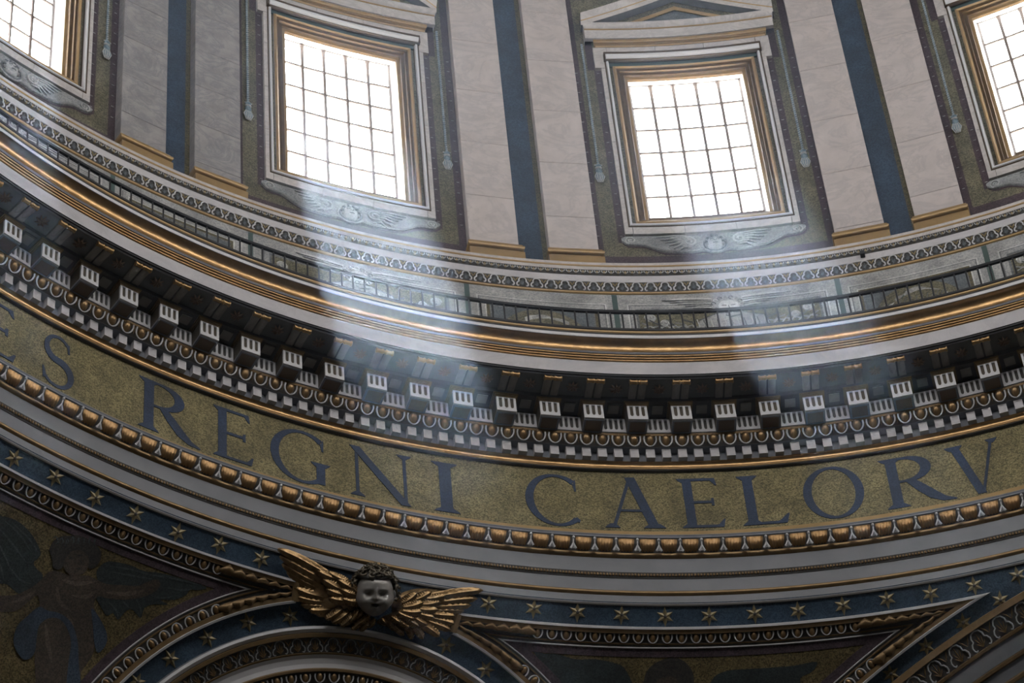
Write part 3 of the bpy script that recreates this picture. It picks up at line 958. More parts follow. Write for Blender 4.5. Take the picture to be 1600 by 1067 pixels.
    for z in zr[1:-1]:
        q = MB(); bbox(q, c, -1.29, 1.29, 21.55, 21.59, z - 0.027, z + 0.027, M_BAR, 4); q.build('glazing_bar', win, 0)
    q = MB()
    for s in (-1, 1): bbox(q, c, s * 1.30 - 0.035, s * 1.30 + 0.035, 21.56, 21.62, 58.40, 63.47, M_FRAME, 1)
    bbox(q, c, -1.30, 1.30, 21.56, 21.62, 63.40, 63.48, M_FRAME, 4)
    bbox(q, c, -1.30, 1.30, 21.56, 21.62, 58.38, 58.45, M_BRONZE, 4)
    q.build('window_casing', win, 0)
    us = [-1.27, -0.795, -0.27, 0.262, 0.790, 1.27]
    zr[0] = 63.40
    for i in range(5):
        for j in range(6):
            q = MB(); bbox(q, c, us[i], us[i + 1], 21.600, 21.606, zr[j + 1], zr[j], M_GLASS, 1); q.build('pane', win, 0)
    # mosaic borders on the wall around the frame
    def flatp(name, rects, m, R=21.07):
        q = MB()
        for (u0, u1, z0, z1) in rects:
            n = max(1, int(abs(u1 - u0) / 0.25))
            bend_strip(q, c, [(u0 + (u1 - u0) * i / n, R, z0) for i in range(n + 1)], [(u0 + (u1 - u0) * i / n, R, z1) for i in range(n + 1)], m)
        return q.build(name, win, 0)
    for s in (-1, 1):
        S = lambda a, b_: (a, b_) if s > 0 else (-b_, -a)
        flatp('mosaic_border', [(*S(1.98, 2.15), 56.98, 63.42), (*S(1.98, 2.30), 63.42, 63.56), (*S(2.12, 2.30), 63.56, 64.8)], M_PURP)
        flatp('mosaic_border', [(*S(2.50, 2.70), 55.72, 69)], M_PURP)
        q = MB()                                          # small crosses in the border
        for i in range(17):
            z = 57.2 + i * 0.38
            if z < 63.3: bbox(q, c, s * 2.065 - 0.03, s * 2.065 + 0.03, 21.062, 21.075, z, z + 0.018, M_GRIS, 1)
            bbox(q, c, s * 2.59 - 0.03, s * 2.59 + 0.03, 21.062, 21.075, z, z + 0.018, M_GRIS, 1)
        tag(q.build('border_crosses', win, 0), kind='stuff')
    flatp('mosaic_border', [(-2.50, 2.50, 56.0, 56.50)], M_PURP, 21.068)
    return win

def glow():
    pass
for k in (-1, 0, 1, 2):
    make_window(k)

# openings of the other windows, closed towards the sky by a plain stone frame
oth = struct('wall_far_windows')
mb = MB()
for k in range(3, 15):
    c = PHI + BAY * k
    bend_strip(mb, c, rect_path(1.72, ZS - 0.1, ZH + 0.65, RW), rect_path(1.60, 57.9, 63.4, 21.0), M_GOLDS, 6)
    bend_strip(mb, c, rect_path(1.60, 57.9, 63.4, 21.0), rect_path(1.30, 58.42, 63.46, 21.85), M_GOLDD, 6)
mb.build('window_frames', oth, 20)

# ------------------------------------------------------------------ apron scrolls with a cherub face, in grisaille
def spiral(cx, cz, r0, turns, s, n=22, ph=0):
    return [(cx + s * (r0 * (1 - 0.85 * i / n)) * cos(ph + turns * 2 * pi * i / n), (cz + (r0 * (1 - 0.85 * i / n)) * sin(ph + turns * 2 * pi * i / n))) for i in range(n + 1)]
def make_apron(k, label):
    c = PHI + BAY * k
    root = empty('cherub_apron', onring(21.05, c, 56.9))
    tag(root, label, 'relief ornament', 'winged face scrolls under the windows')
    f = BW(c)
    I = Matrix.Identity(4)
    def fin(q, name, parent=root):
        q.v = [tuple(f(x, 21.06 + y, z)) for x, y, z in q.v]
        return q.build(name, parent, 50, I)
    top = [(-2.0, 57.16), (-1.2, 57.17), (0, 57.18), (1.2, 57.17), (2.0, 57.16)]
    bot = [(2.08, 57.0), (1.95, 56.86), (1.6, 56.86), (1.38, 56.72), (1.18, 56.60), (0.9, 56.57), (0.5, 56.55), (0.28, 56.60), (0, 56.50),
           (-0.28, 56.60), (-0.5, 56.55), (-0.9, 56.57), (-1.18, 56.60), (-1.38, 56.72), (-1.6, 56.86), (-1.95, 56.86), (-2.08, 57.0)]
    # body panel as strips so it follows the wall
    q = MB()
    xs = sorted(set([p[0] for p in bot]))
    def zb(x):
        bb = sorted(bot)
        for (x0, z0), (x1, z1) in zip(bb[:-1], bb[1:]):
            if x0 <= x <= x1:
                return z0 + (z1 - z0) * (x - x0) / (x1 - x0)
        return 57
    N = 40
    cols = [-2.08 + 4.16 * i / N for i in range(N + 1)]
    vs = []
    for x in cols:
        zt = 57.16 if abs(x) < 2.0 else 57.1
        vs += [(x, 0.012, zb(x)), (x, -0.03, zb(x) + 0.015), (x, -0.03, zt)]
    fs = []
    for i in range(N):
        fs += [(3 * i, 3 * i + 3, 3 * i + 4, 3 * i + 1), (3 * i + 1, 3 * i + 4, 3 * i + 5, 3 * i + 2)]
    q.add(vs, fs, M_APR)
    fin(q, 'scroll_panel')
    q = MB()
    sh = [(x + 0.03, 0.005, zb(x) - 0.05) for x in cols]
    q.add([v for a in cols for v in ((a + 0.02, 0.006, zb(a) - 0.055), (a + 0.02, 0.006, zb(a) + 0.02))], [(2 * i, 2 * i + 2, 2 * i + 3, 2 * i + 1) for i in range(N)], M_PURP)
    fin(q, 'painted_outline')
    q = MB()
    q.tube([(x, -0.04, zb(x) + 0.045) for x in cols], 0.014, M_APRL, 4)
    fin(q, 'rim_line')
    for s in (-1, 1):
        q = MB()
        q.tube([(x, -0.045, z) for x, z in spiral(s * 1.88, 57.0, 0.13, 1.7, s, ph=-1.2)], 0.02, M_APRL, 5)
        q.ball((s * 1.88, -0.04, 57.0), (0.03, 0.02, 0.03), M_APRL, 6, 4)
        fin(q, 'volute')
        # wing: feather strokes and a round boss
        q = MB()
        q.tube([(x, -0.06, z) for x, z in spiral(s * 0.56, 56.88, 0.17, 1.6, s, ph=0.6)], 0.026, M_APRL, 5)
        q.ball((s * 0.56, -0.035, 56.88), (0.17, 0.035, 0.15), M_APR, 10, 6)
        for j in range(6):
            z0 = 57.10 - j * 0.07
            L = 1.30 - j * 0.09
            q.tube([(s * 0.52, -0.04, z0 - 0.03), (s * (0.52 + (L - 0.52) * 0.55), -0.055, z0 - 0.005 * j), (s * L, -0.04, z0 + 0.01 - j * 0.03)], [0.022, 0.032, 0.008], M_APRL, 5)
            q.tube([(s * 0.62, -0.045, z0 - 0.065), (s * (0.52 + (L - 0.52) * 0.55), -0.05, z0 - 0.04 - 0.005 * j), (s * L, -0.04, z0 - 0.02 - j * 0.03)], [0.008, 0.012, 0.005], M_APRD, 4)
        fin(q, 'wing')
    # face
    q = MB()
    def face(u, v):
        a, bb = (u - 0.5) * pi, (v - 0.5) * pi
        x, z = 0.17 * sin(a) * cos(bb) ** 0.6, 0.21 * sin(bb)
        y = -0.10 * max(0.0, cos(a) * cos(bb)) ** 0.7
        ux, uz = x / 0.17, z / 0.21
        y -= 0.035 * math.exp(-(ux / 0.16) ** 2 - ((uz + 0.08) / 0.2) ** 2)
        for sx in (-1, 1):
            y += 0.025 * math.exp(-((ux - sx * 0.38) / 0.17) ** 2 - ((uz - 0.12) / 0.13) ** 2)
            y -= 0.012 * math.exp(-((ux - sx * 0.42) / 0.25) ** 2 - ((uz + 0.3) / 0.22) ** 2)
        y += 0.02 * math.exp(-(ux / 0.28) ** 2 - ((uz + 0.45) / 0.07) ** 2)
        return (x, y - 0.03, 56.80 + z)
    q.grid(face, 20, 20, M_APRL)
    fc = fin(q, 'face')
    q = MB()
    for sx in (-1, 1):
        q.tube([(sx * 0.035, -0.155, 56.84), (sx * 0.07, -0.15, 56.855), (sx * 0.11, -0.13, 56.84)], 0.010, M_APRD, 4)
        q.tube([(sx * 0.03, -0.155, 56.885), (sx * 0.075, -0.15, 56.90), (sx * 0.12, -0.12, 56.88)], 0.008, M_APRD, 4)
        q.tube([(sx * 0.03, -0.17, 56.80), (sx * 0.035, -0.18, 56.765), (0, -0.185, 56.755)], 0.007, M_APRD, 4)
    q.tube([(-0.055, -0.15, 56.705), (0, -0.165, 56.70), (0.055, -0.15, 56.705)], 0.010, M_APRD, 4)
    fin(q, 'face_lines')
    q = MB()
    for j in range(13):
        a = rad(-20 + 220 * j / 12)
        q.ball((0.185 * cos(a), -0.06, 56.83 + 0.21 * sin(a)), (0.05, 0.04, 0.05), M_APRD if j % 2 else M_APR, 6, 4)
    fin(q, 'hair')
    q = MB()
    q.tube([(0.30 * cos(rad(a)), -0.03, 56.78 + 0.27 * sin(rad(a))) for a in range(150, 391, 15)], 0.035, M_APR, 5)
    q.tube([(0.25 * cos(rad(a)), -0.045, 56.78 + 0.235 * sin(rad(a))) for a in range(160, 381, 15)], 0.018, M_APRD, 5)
    fin(q, 'collar')
make_apron(-1, 'grey-blue scroll with a face under the window at the top left corner')
make_apron(0, 'grey-blue scroll with a face in the bright haze under the segmental-topped window')
make_apron(1, 'grey-blue scroll with a face under the window that has a triangular pediment')
make_apron(2, 'grey-blue scroll, only its left volute in view, under the rightmost window')

# ------------------------------------------------------------------ tassels
b = MB()
pts = [(0, -0.02, 5.3 - 0.2 * i) for i in range(24)]
pts = [(0, -0.02, 5.3), (0, -0.02, 2.8), (0, -0.02, 0.62)]
b.tube(pts, 0.028, M_TASS, 6)
for i in range(60):
    z = 0.65 + i * 0.078
    b.tube([(-0.03, -0.045, z), (0.03, -0.045, z + 0.03)], 0.010, M_APRL, 4)
CORD = b.mesh('cord', 60)
b = MB()
b.ball((0, -0.04, 0.58), (0.075, 0.05, 0.06), M_TASS, 8, 6)
b.ball((0, -0.04, 0.50), (0.09, 0.05, 0.035), M_APRL, 8, 5)
b.ball((0, -0.04, 0.38), (0.085, 0.06, 0.10), M_TASS, 8, 6)
b.tube([(-0.09, -0.05, 0.60), (0, -0.06, 0.56), (0.09, -0.05, 0.60)], 0.016, M_APRL, 5)
KNOT = b.mesh('knot', 60)
b = MB()
for i in range(9):
    x = (i - 4) / 4
    b.tube([(x * 0.05, -0.05, 0.34), (x * 0.105, -0.075 + 0.02 * x * x, 0.17), (x * (0.085 if i % 2 else 0.05), -0.05, 0.03 if i % 2 else -0.02)], [0.014, 0.022, 0.007], M_TASS if i % 2 else M_APRL, 5)
FRNG = b.mesh('fringe', 60)
TS = [(-1, 1, 'blue-grey tassel on a cord right of the window at the top left corner'),
      (0, -1, 'faint blue-grey tassel on a cord left of the segmental-topped window'),
      (0, 1, 'blue-grey tassel on a cord right of the segmental-topped window'),
      (1, -1, 'blue-grey tassel on a cord left of the window with the triangular pediment'),
      (1, 1, 'blue-grey tassel on a cord right of the window with the triangular pediment'),
      (2, -1, 'blue-grey tassel on a cord left of the rightmost window')]
for k, s, lb in TS:
    mw = onring(21.07, PHI + BAY * k + s * 6.45, 59.12)
    r = empty('tassel', mw)
    tag(r, lb, 'tassel', 'tassels beside the windows')
    link('cord', CORD, r, mw); link('knot', KNOT, r, mw); link('fringe', FRNG, r, mw)

# ------------------------------------------------------------------ pilasters
def slab_mesh(w_, h_, m, nm='marble_slab'):
    q = MB()
    j = 0.007
    n = 3
    z0, z1 = j, h_ - j
    q.box(-w_ / 2, w_ / 2, 0, 0.30, z0, z1, m)
    me = q.mesh(nm, 0)
    return me
def pil_slab(th, w_, z0, z1, m, parent, mw):
    q = MB()
    e = 0.010
    x0, x1 = -w_ / 2, w_ / 2
    vs = [(x0, e, 0.004), (x1, e, 0.004), (x1, e, z1 - z0 - 0.004), (x0, e, z1 - z0 - 0.004),
          (x0 + e, 0, 0.004 + e), (x1 - e, 0, 0.004 + e), (x1 - e, 0, z1 - z0 - 0.004 - e), (x0 + e, 0, z1 - z0 - 0.004 - e),
          (x0, 0.265, 0.004), (x1, 0.265, 0.004), (x1, 0.265, z1 - z0 - 0.004), (x0, 0.265, z1 - z0 - 0.004)]
    fs = [(4, 5, 6, 7), (0, 1, 5, 4), (1, 2, 6, 5), (2, 3, 7, 6), (3, 0, 4, 7), (0, 8, 9, 1), (1, 9, 10, 2), (2, 10, 11, 3), (3, 11, 8, 0)]
    q.add(vs, fs, m)
    q.build('marble_slab', parent, 0, mw)
def gold_base(b_):
    w2 = 0.555
    for (e0, e1, z0, z1, y0, y1) in ((0.06, 0.06, 0.0, 0.31, -0.20, -0.20),):
        b_.box(-w2 - 0.06, w2 + 0.06, -0.26, 0.27, -0.16, 0.20, M_GOLDS)
        b_.box(-w2 - 0.05, w2 + 0.05, -0.235, 0.27, 0.20, 0.225, M_GOLDS)
def torus_run(q, w2, y0, z0, r, m):
    """half-round moulding along the front and both sides"""
    prof = [(0, -r), (0.5 * r, -0.87 * r), (0.87 * r, -0.5 * r), (r, 0), (0.87 * r, 0.5 * r), (0.5 * r, 0.87 * r), (0, r)]
    vs, fs = [], []
    K = len(prof)
    for (cx, cy, sx) in ((-w2, 0.27, -1), (-w2, y0, -1), (w2, y0, 1), (w2, 0.27, 1)):
        for d, z in prof:
            if cy == 0.27: vs.append((cx + sx * d, cy, z0 + z))
            else: vs.append((cx + sx * d, cy - d, z0 + z))
    for i in range(3):
        for k in range(K - 1):
            fs.append((i * K + k, (i + 1) * K + k, (i + 1) * K + k + 1, i * K + k + 1))
    q.add(vs, fs, m)
PIL = [(-0.5, -1, 'grey-veined marble pilaster left of its blue panel, at the upper left'),
       (-0.5, 1, 'grey-veined marble pilaster just left of the segmental-topped window'),
       (0.5, -1, 'marble pilaster just right of the segmental-topped window'),
       (0.5, 1, 'marble pilaster just left of the window with the triangular pediment'),
       (1.5, -1, 'marble pilaster just right of the window with the triangular pediment'),
       (1.5, 1, 'marble pilaster just left of the rightmost window')]
OFF = {(-0.5, -1): 0.9, (-0.5, 1): 0.3, (0.5, -1): 1.7, (0.5, 1): 1.2, (1.5, -1): 0.2, (1.5, 1): 0.75}
for kb, s, lb in PIL:
    th = PHI + BAY * kb + s * (3.999 + 0.944) / 2
    mw = onring(20.8, th, 55.70)
    p_ = empty('pilaster', mw)
    tag(p_, lb, 'pilaster', 'marble pilasters between the windows')
    m = M_MARBG if kb < 0 else M_MARB
    st = 1.36 if kb < 0 else 1.95
    z = 56.33
    cuts = [z]
    q0 = z + OFF[(kb, s)]
    while q0 < 68.8:
        cuts.append(q0); q0 += st
    cuts.append(69.0)
    for a, b_ in zip(cuts[:-1], cuts[1:]):
        pil_slab(th, 1.109, a, b_, m, p_, onring(20.8, th, a))
    mb_ = onring(20.8, th, 55.70)
    q = MB(); q.box(-0.62, 0.62, -0.205, 0.28, 0.0, 0.245, M_GOLDS); q.box(-0.605, 0.605, -0.18, 0.28, 0.245, 0.27, M_GOLDS)
    q.build('plinth', p_, 0, mb_)
    q = MB(); q.box(-0.57, 0.57, -0.10, 0.28, 0.27, 0.36, M_BRONZE); torus_run(q, 0.565, -0.12, 0.435, 0.075, M_GOLDS)
    torus_run(q, 0.56, -0.06, 0.575, 0.05, M_GOLDS)
    q.box(-0.56, 0.56, -0.06, 0.28, 0.36, 0.63, M_GOLDS)
    q.build('base_moulding', p_, 40, mb_)
for kb in (-0.5, 0.5, 1.5):                              # blue mosaic panels between paired pilasters
    c = PHI + BAY * kb
    q = MB()
    n = 4
    bend_strip(q, c, [(-0.36 + 0.60 * i / n, 21.065, 55.72) for i in range(n + 1)], [(-0.36 + 0.60 * i / n, 21.065, 69.0) for i in range(n + 1)], M_PANEL)
    q.build('blue_panel', drum, 0)
    q = MB()
    bend_strip(q, c, [(0.24 + 0.12 * i / 2, 21.065, 55.72) for i in range(3)], [(0.24 + 0.12 * i / 2, 21.065, 69.0) for i in range(3)], M_OLIVE)
    q.build('mosaic_border', drum, 0)

# ------------------------------------------------------------------ grisaille pictures on the gallery wall
def wallstrip(q, c, pts, m, R, closed=True):
    pass
def wpoly(q, outline, m, R=20.742):
    """flat inlay on the gallery wall from an outline of (azimuth, z)"""
    vs = [P(R, t, z) for t, z in outline]
    q.add(vs, [tuple(range(len(vs)))], m)
def wband(q, t0, t1, z0, z1, m, R=20.742):
    n = max(1, int(abs(t1 - t0) / 0.7))
    vs = []
    for i in range(n + 1):
        t = t0 + (t1 - t0) * i / n
        vs += [P(R, t, z0), P(R, t, z1)]
    q.add(vs, [(2 * i, 2 * i + 2, 2 * i + 3, 2 * i + 1) for i in range(n)], m)
def wframe(q, c, hw, zt, m, R, w_=0.13, zb=51.7):
    a = deg(w_ / 20.7)
    wband(q, c - hw, c + hw, zt - w_, zt, m, R)
    wband(q, c - hw, c - hw + a, zb, zt - w_, m, R)
    wband(q, c + hw - a, c + hw, zb, zt - w_, m, R)
def wtube(q, pts, r, m, R=20.735):
    q.tube([P(R, t, z) for t, z in pts], r, m, 4)
random.seed(11)
for kb in (-0.5, 0.5, 1.5):
    c = PHI + BAY * kb
    root = empty('arch_mosaic', onring(20.74, c, 51.7))
    tag(root, {-0.5: 'framed grisaille panel with an arch, under the upper left pair of pilasters', 0.5: 'framed grisaille panel with an arch behind the railing, under the middle pair of pilasters',
               1.5: 'framed grisaille panel with a green arch behind the railing, under the right pair of pilasters'}[kb], 'mosaic panel', 'framed grisaille panels on the gallery wall')
    q = MB()
    wframe(q, c, 3.95, 54.50, M_GRISL, 20.744, 0.03); wframe(q, c, 3.85, 54.47, M_GRISD, 20.744, 0.02); wframe(q, c, 3.75, 54.44, M_GRIS, 20.742, 0.10); wframe(q, c, 3.47, 54.33, M_GRISL, 20.740, 0.03)
    wframe(q, c, 3.38, 54.30, M_OLIVE, 20.742, 0.07)
    q.build('panel_frame', root, 0, Matrix.Identity(4))
    q = MB(); wband(q, c - 3.2, c + 3.2, 51.7, 54.23, M_GRISD, 20.745); wband(q, c - 3.1, c + 3.1, 51.7, 54.17, M_APRD, 20.743)
    q.build('panel_ground', root, 0, Matrix.Identity(4))
    for rr, m, R in ((2.75, M_MOSW, 20.741), (2.45, M_GRIS, 20.739), (2.25, M_GREEN, 20.737)):
        q = MB(); wpoly(q, [(c + rr * cos(rad(a)), 53.20 + rr * 0.36 * sin(rad(a))) for a in range(0, 181, 12)], m, R); q.build('arch_inlay', root, 0, Matrix.Identity(4))
    q = MB()
    for i in range(7):
        t = c - 1.1 + 2.2 * i / 6 + random.uniform(-.1, .1); z = 53.55 + 0.28 * sin(pi * i / 6) + random.uniform(-.04, .04)
        rr = random.uniform(0.5, 0.75)
        wpoly(q, [(t + rr * cos(rad(a)) * (1 + 0.2 * sin(3 * rad(a))), z + rr * 0.3 * sin(rad(a))) for a in range(0, 360, 30)], M_GRISL if i % 2 == 0 else M_GRIS, 20.735 - i * 0.0005)
    for i in range(9):
        t = c - 1.3 + i * 0.32
        wtube(q, [(t, 53.3), (t + 0.12, 53.55 + 0.1 * sin(i)), (t + 0.3, 53.75)], 0.010, M_GRISD, 20.728)
    q.build('painted_figures', root, 0, Matrix.Identity(4))
for kb in (-1, 0, 1, 2):
    c = PHI + BAY * kb
    root = empty('painted_angel', onring(20.74, c, 51.7))
    tag(root, {-1: 'grisaille winged child and scrolls under the window at the top left corner', 0: 'grisaille winged child and scrolls in the haze under the segmental-topped window',
               1: 'grisaille winged child with spread wings under the window with the triangular pediment', 2: 'grisaille scroll panel under the rightmost window'}[kb], 'mosaic panel', 'winged children painted on the gallery wall')
    hw = 6.05
    q = MB()
    wframe(q, c, hw, 54.50, M_GRISL, 20.744, 0.03); wframe(q, c, hw - 0.1, 54.47, M_GRISD, 20.744, 0.02); wframe(q, c, hw - 0.2, 54.44, M_GRIS, 20.742, 0.10); wframe(q, c, hw - 0.48, 54.32, M_GRISD, 20.740, 0.05)
    q.build('panel_frame', root, 0, Matrix.Identity(4))
    q = MB(); wband(q, c - hw + .62, c + hw - .62, 51.7, 54.27, M_MOSW, 20.743); q.build('panel_ground', root, 0, Matrix.Identity(4))
    for s in (-1, 1):                                   # spread wings above the frame and scrolls inside it
        q = MB()
        for j in range(5):
            z0 = 54.62 - j * 0.07
            L = 3.9 - 0.45 * j
            out = []
            for i in range(9):
                u = i / 8
                out.append((c + s * (0.9 + (L - 0.9) * u), z0 + 0.06 * sin(pi * u) - 0.02 * u))
            for i in range(8, -1, -1):
                u = i / 8
                out.append((c + s * (0.9 + (L - 0.9) * u), z0 - 0.075 * (1 - u ** 3) + 0.04 * sin(pi * u) - 0.02 * u))
            wpoly(q, out, M_GRISL if j % 2 == 0 else M_GRIS, 20.735 - 0.001 * j)
            wtube(q, [(c + s * 0.95, z0 - 0.07), (c + s * (0.9 + (L - .9) * .5), z0 - 0.035), (c + s * L, z0 - 0.03)], 0.009, M_GRISD, 20.728)
        q.build('painted_wing', root, 0, Matrix.Identity(4))
        q = MB()
        for (dt, z, r0) in ((4.75, 54.03, 0.13), (3.9, 53.86, 0.10)):
            pts = [(c + s * (dt + deg(1) / 20.7 * (x)), z + y) for x, y in spiral(0, 0, r0, 1.6, 1)]
            wtube(q, pts, 0.018, M_GRISL); wpoly(q, [(c + s * dt + deg(r0 / 20.7) * cos(rad(a)), z + r0 * sin(rad(a))) for a in range(0, 360, 24)], M_GRIS, 20.738)
        for j in range(6):
            t = c + s * (1.9 + j * 0.5)
            wtube(q, [(t, 53.5 + 0.05 * j), (t + s * 0.35, 53.85 - 0.06 * (j % 3)), (t + s * 0.9, 53.95 - 0.09 * (j % 2))], 0.02, M_GRIS if j % 2 else M_GRISD)
            wtube(q, [(t, 53.55), (t + s * 0.4, 53.75), (t + s * 0.8, 53.7)], 0.02, M_GRISL, 20.73)
        q.build('painted_scroll', root, 0, Matrix.Identity(4))
    q = MB()
    wpoly(q, [(c + 1.0 * cos(rad(a)), 54.34 + 0.26 * sin(rad(a))) for a in range(0, 360, 18)], M_GRIS, 20.729)
    q.build('painted_hair', root, 0, Matrix.Identity(4))
    q = MB()
    for a in range(0, 360, 24):
        x, z = c + 0.85 * cos(rad(a)), 54.36 + 0.24 * sin(rad(a))
        wtube(q, [(x + 0.13 * cos(rad(b_)), z + 0.05 * sin(rad(b_))) for b_ in range(0, 300, 45)], 0.013, M_GRISD if a % 48 else M_GRISL, 20.722)
    q.build('painted_curls', root, 0, Matrix.Identity(4))
    q = MB()
    wpoly(q, [(c + 0.05 + 0.62 * cos(rad(a)), 54.30 + 0.21 * sin(rad(a))) for a in range(0, 360, 18)], M_GRISL, 20.720)
    for s in (-1, 1): wtube(q, [(c + 0.05 + s * 0.12, 54.33), (c + 0.05 + s * 0.42, 54.34)], 0.012, M_GRISD, 20.717)
    wtube(q, [(c + 0.05, 54.33), (c + 0.08, 54.24)], 0.010, M_GRISD, 20.717)
    wtube(q, [(c - 0.12, 54.18), (c + 0.2, 54.18)], 0.010, M_GRISD, 20.717)
    wpoly(q, [(c - 1.8, 53.9), (c - 0.7, 54.12), (c + 0.8, 54.12), (c + 2.1, 53.95), (c + 2.4, 53.6), (c + 0.6, 53.5), (c - 0.5, 53.3), (c - 2.3, 53.4)], M_GRIS, 20.731)
    for i in range(11):
        x0 = c - 2.1 + i * 0.4
        wtube(q, [(x0, 53.45 + 0.05 * (i % 3)), (x0 + 0.22, 53.68 + 0.06 * sin(i * 1.7)), (x0 + 0.12, 53.92 - 0.03 * (i % 2))], 0.012 + 0.004 * (i % 3), M_GRISD if i % 2 else M_GRISL, 20.724)
    wtube(q, [(c - 1.8, 53.9), (c - 0.7, 54.10), (c + 0.8, 54.10), (c + 2.1, 53.93), (c + 2.4, 53.6)], 0.014, M_GRISD, 20.726)
    wtube(q, [(c - 0.2, 54.02), (c + 0.1, 53.95), (c + 0.7, 54.0)], 0.02, M_GRISD, 20.722)
    q.build('painted_child', root, 0, Matrix.Identity(4))
q = MB()
for kb in (-1, 0, 1, 2):
    for s in (-1, 1):
        t = PHI + BAY * kb + s * 6.75
        wband(q, t - 0.16, t + 0.16, 51.7, 54.8, M_GREEN, 20.744)
q.build('green_strip', par, 0)
# little camera fixed above the palmette band
cm_ = empty('security_camera', onring(20.64, -5.0, 55.25))
tag(cm_, 'tiny black box camera on the white ledge left of the right pilasters', 'camera')
q = MB(); q.box(-0.05, 0.05, -0.12, 0.0, -0.05, 0.06, M_BLACK); q.build('body', cm_, 0, onring(20.64, -5.0, 55.27))
q = MB(); q.box(-0.015, 0.015, -0.05, 0.02, 0.05, 0.10, M_BLACK); q.build('bracket', cm_, 0, onring(20.64, -5.0, 55.27))

# ------------------------------------------------------------------ pendentive (part of a sphere) under the ring
RS = 20.9 * 2 ** .5
ZC = 45.45 - 20.9
SO = Vector((0, 0, ZC))
def sph(x, y):
    """direction from the sphere's centre to the surface point that shows at (x, y) in the photograph"""
    d = (CR * ((x - 800) / FPX) - CU * ((y - 533.5) / FPX) + CF).normalized()
    o_ = CAM - SO
    b_ = o_.dot(d)
    cc = o_.dot(o_) - RS * RS
    return (o_ + d * (-b_ + math.sqrt(b_ * b_ - cc))) / RS
def SP(d, h=0.0):
    return SO + d * (RS - h)
def axis(az, el):
    return Vector((sin(rad(az)) * cos(rad(el)), cos(rad(az)) * cos(rad(el)), sin(rad(el))))
AZM = -35.5
N_RING, N_MED = Vector((0, 0, 1)), axis(AZM, 32.7)
N_AR, N_AL = axis(8.93, 11.25), axis(2 * AZM - 8.93, 11.25)
def basis(n):
    e1 = n.cross(Vector((0, 0, 1)) if abs(n.z) < 0.99 else Vector((0, 1, 0))).normalized()
    return e1, n.cross(e1).normalized()
def circ(n, a, t):
    e1, e2 = basis(n)
    return n * cos(rad(a)) + (e1 * cos(t) + e2 * sin(t)) * sin(rad(a))
def ang_about(n, p):
    e1, e2 = basis(n)
    return math.atan2(p.dot(e2), p.dot(e1))
def meet(n1, a1, n2, a2, ref):
    c = n1.dot(n2)
    c1, c2 = cos(rad(a1)), cos(rad(a2))
    al, be = (c1 - c * c2) / (1 - c * c), (c2 - c * c1) / (1 - c * c)
    x = n1.cross(n2)
    g2 = (1 - al * al - be * be - 2 * al * be * c) / x.dot(x)
    gm = math.sqrt(max(0, g2))
    best = None
    for s in (-1, 1):
        p = (n1 * al + n2 * be + x * (s * gm)).normalized()
        if best is None or (p - ref).length < (best - ref).length: best = p
    return best
pend = struct('wall_pendentive')
mb = MB()
n1_, n2_ = 720, 64
vs = []
ARX = [axis(8.93 + 90 * k, 11.25) for k in range(4)]
for j in range(n2_ + 1):
    po = rad(44.75 + (88 - 44.75) * j / n2_)
    for i in range(n1_):
        az = 2 * pi * i / n1_
        vs.append(SP(Vector((sin(az) * sin(po), cos(az) * sin(po), cos(po)))))
fs = []
for j in range(n2_):
    po = rad(44.75 + (88 - 44.75) * (j + .5) / n2_)
    for i in range(n1_):
        az = 2 * pi * (i + .5) / n1_
        d = Vector((sin(az) * sin(po), cos(az) * sin(po), cos(po)))
        if all(d.dot(a) < cos(rad(30.6)) for a in ARX):
            fs.append((j * n1_ + i, j * n1_ + (i + 1) % n1_, (j + 1) * n1_ + (i + 1) % n1_, (j + 1) * n1_ + i))
mb.add(vs, fs, M_BLUE)
mb.build('starred_ground', pend, 30)

def sweep(q, n, rows, trange, seg):
    """rows: [(angle, height, material of the strip that follows)]; trange(angle)->(t0,t1)"""
    for (a0, h0, m), (a1, h1, _) in zip(rows[:-1], rows[1:]):
        if m is None: continue
        r0, r1 = trange(a0), trange(a1)
        vs = []
        for i in range(seg + 1):
            u = i / seg
            vs.append(SP(circ(n, a0, r0[0] + (r0[1] - r0[0]) * u), h0))
            vs.append(SP(circ(n, a1, r1[0] + (r1[1] - r1[0]) * u), h1))
        q.add(vs, [(2 * i, 2 * i + 2, 2 * i + 3, 2 * i + 1) for i in range(seg)], m)
def sframe(n, a, t, h, flip=False):
    """placement on the pendentive: z points to the axis n (or away if flip), y into the wall"""
    d = circ(n, a, t)
    e = 0.001
    O_ = (circ(n, a + 0.1, t) - circ(n, a - 0.1, t)).normalized()
    z = -O_ if not flip else O_
    y = d
    x = y.cross(z).normalized()
    p = SP(d, h)
    return Matrix(((x.x, y.x, z.x, p.x), (x.y, y.y, z.y, p.y), (x.z, y.z, z.z, p.z), (0, 0, 0, 1)))
E2, R2 = egg_mesh(0.060, 0.092, 0.06, M_EGG), rim_mesh(0.098, 0.125, 0.0135)
FR = [(0.00, -0.05, M_STUC), (0.015, 0.14, M_STUC), (0.10, 0.15, M_STUC), (0.115, 0.125, M_DGOLD), (0.27, 0.12, M_DGOLD), (0.275, 0.05, M_DARK),
      (0.62, 0.03, M_DARK), (0.64, 0.06, M_GOLDD), (0.68, 0.06, M_GOLDD), (0.70, 0.04, M_DARK), (0.78, 0.04, M_STUC), (0.80, 0.06, M_STUC), (0.825, 0.06, M_STUC), (0.84, 0.03, M_PURP), (1.16, 0.025, M_PURP), (1.17, 0.01, M_PURP)]
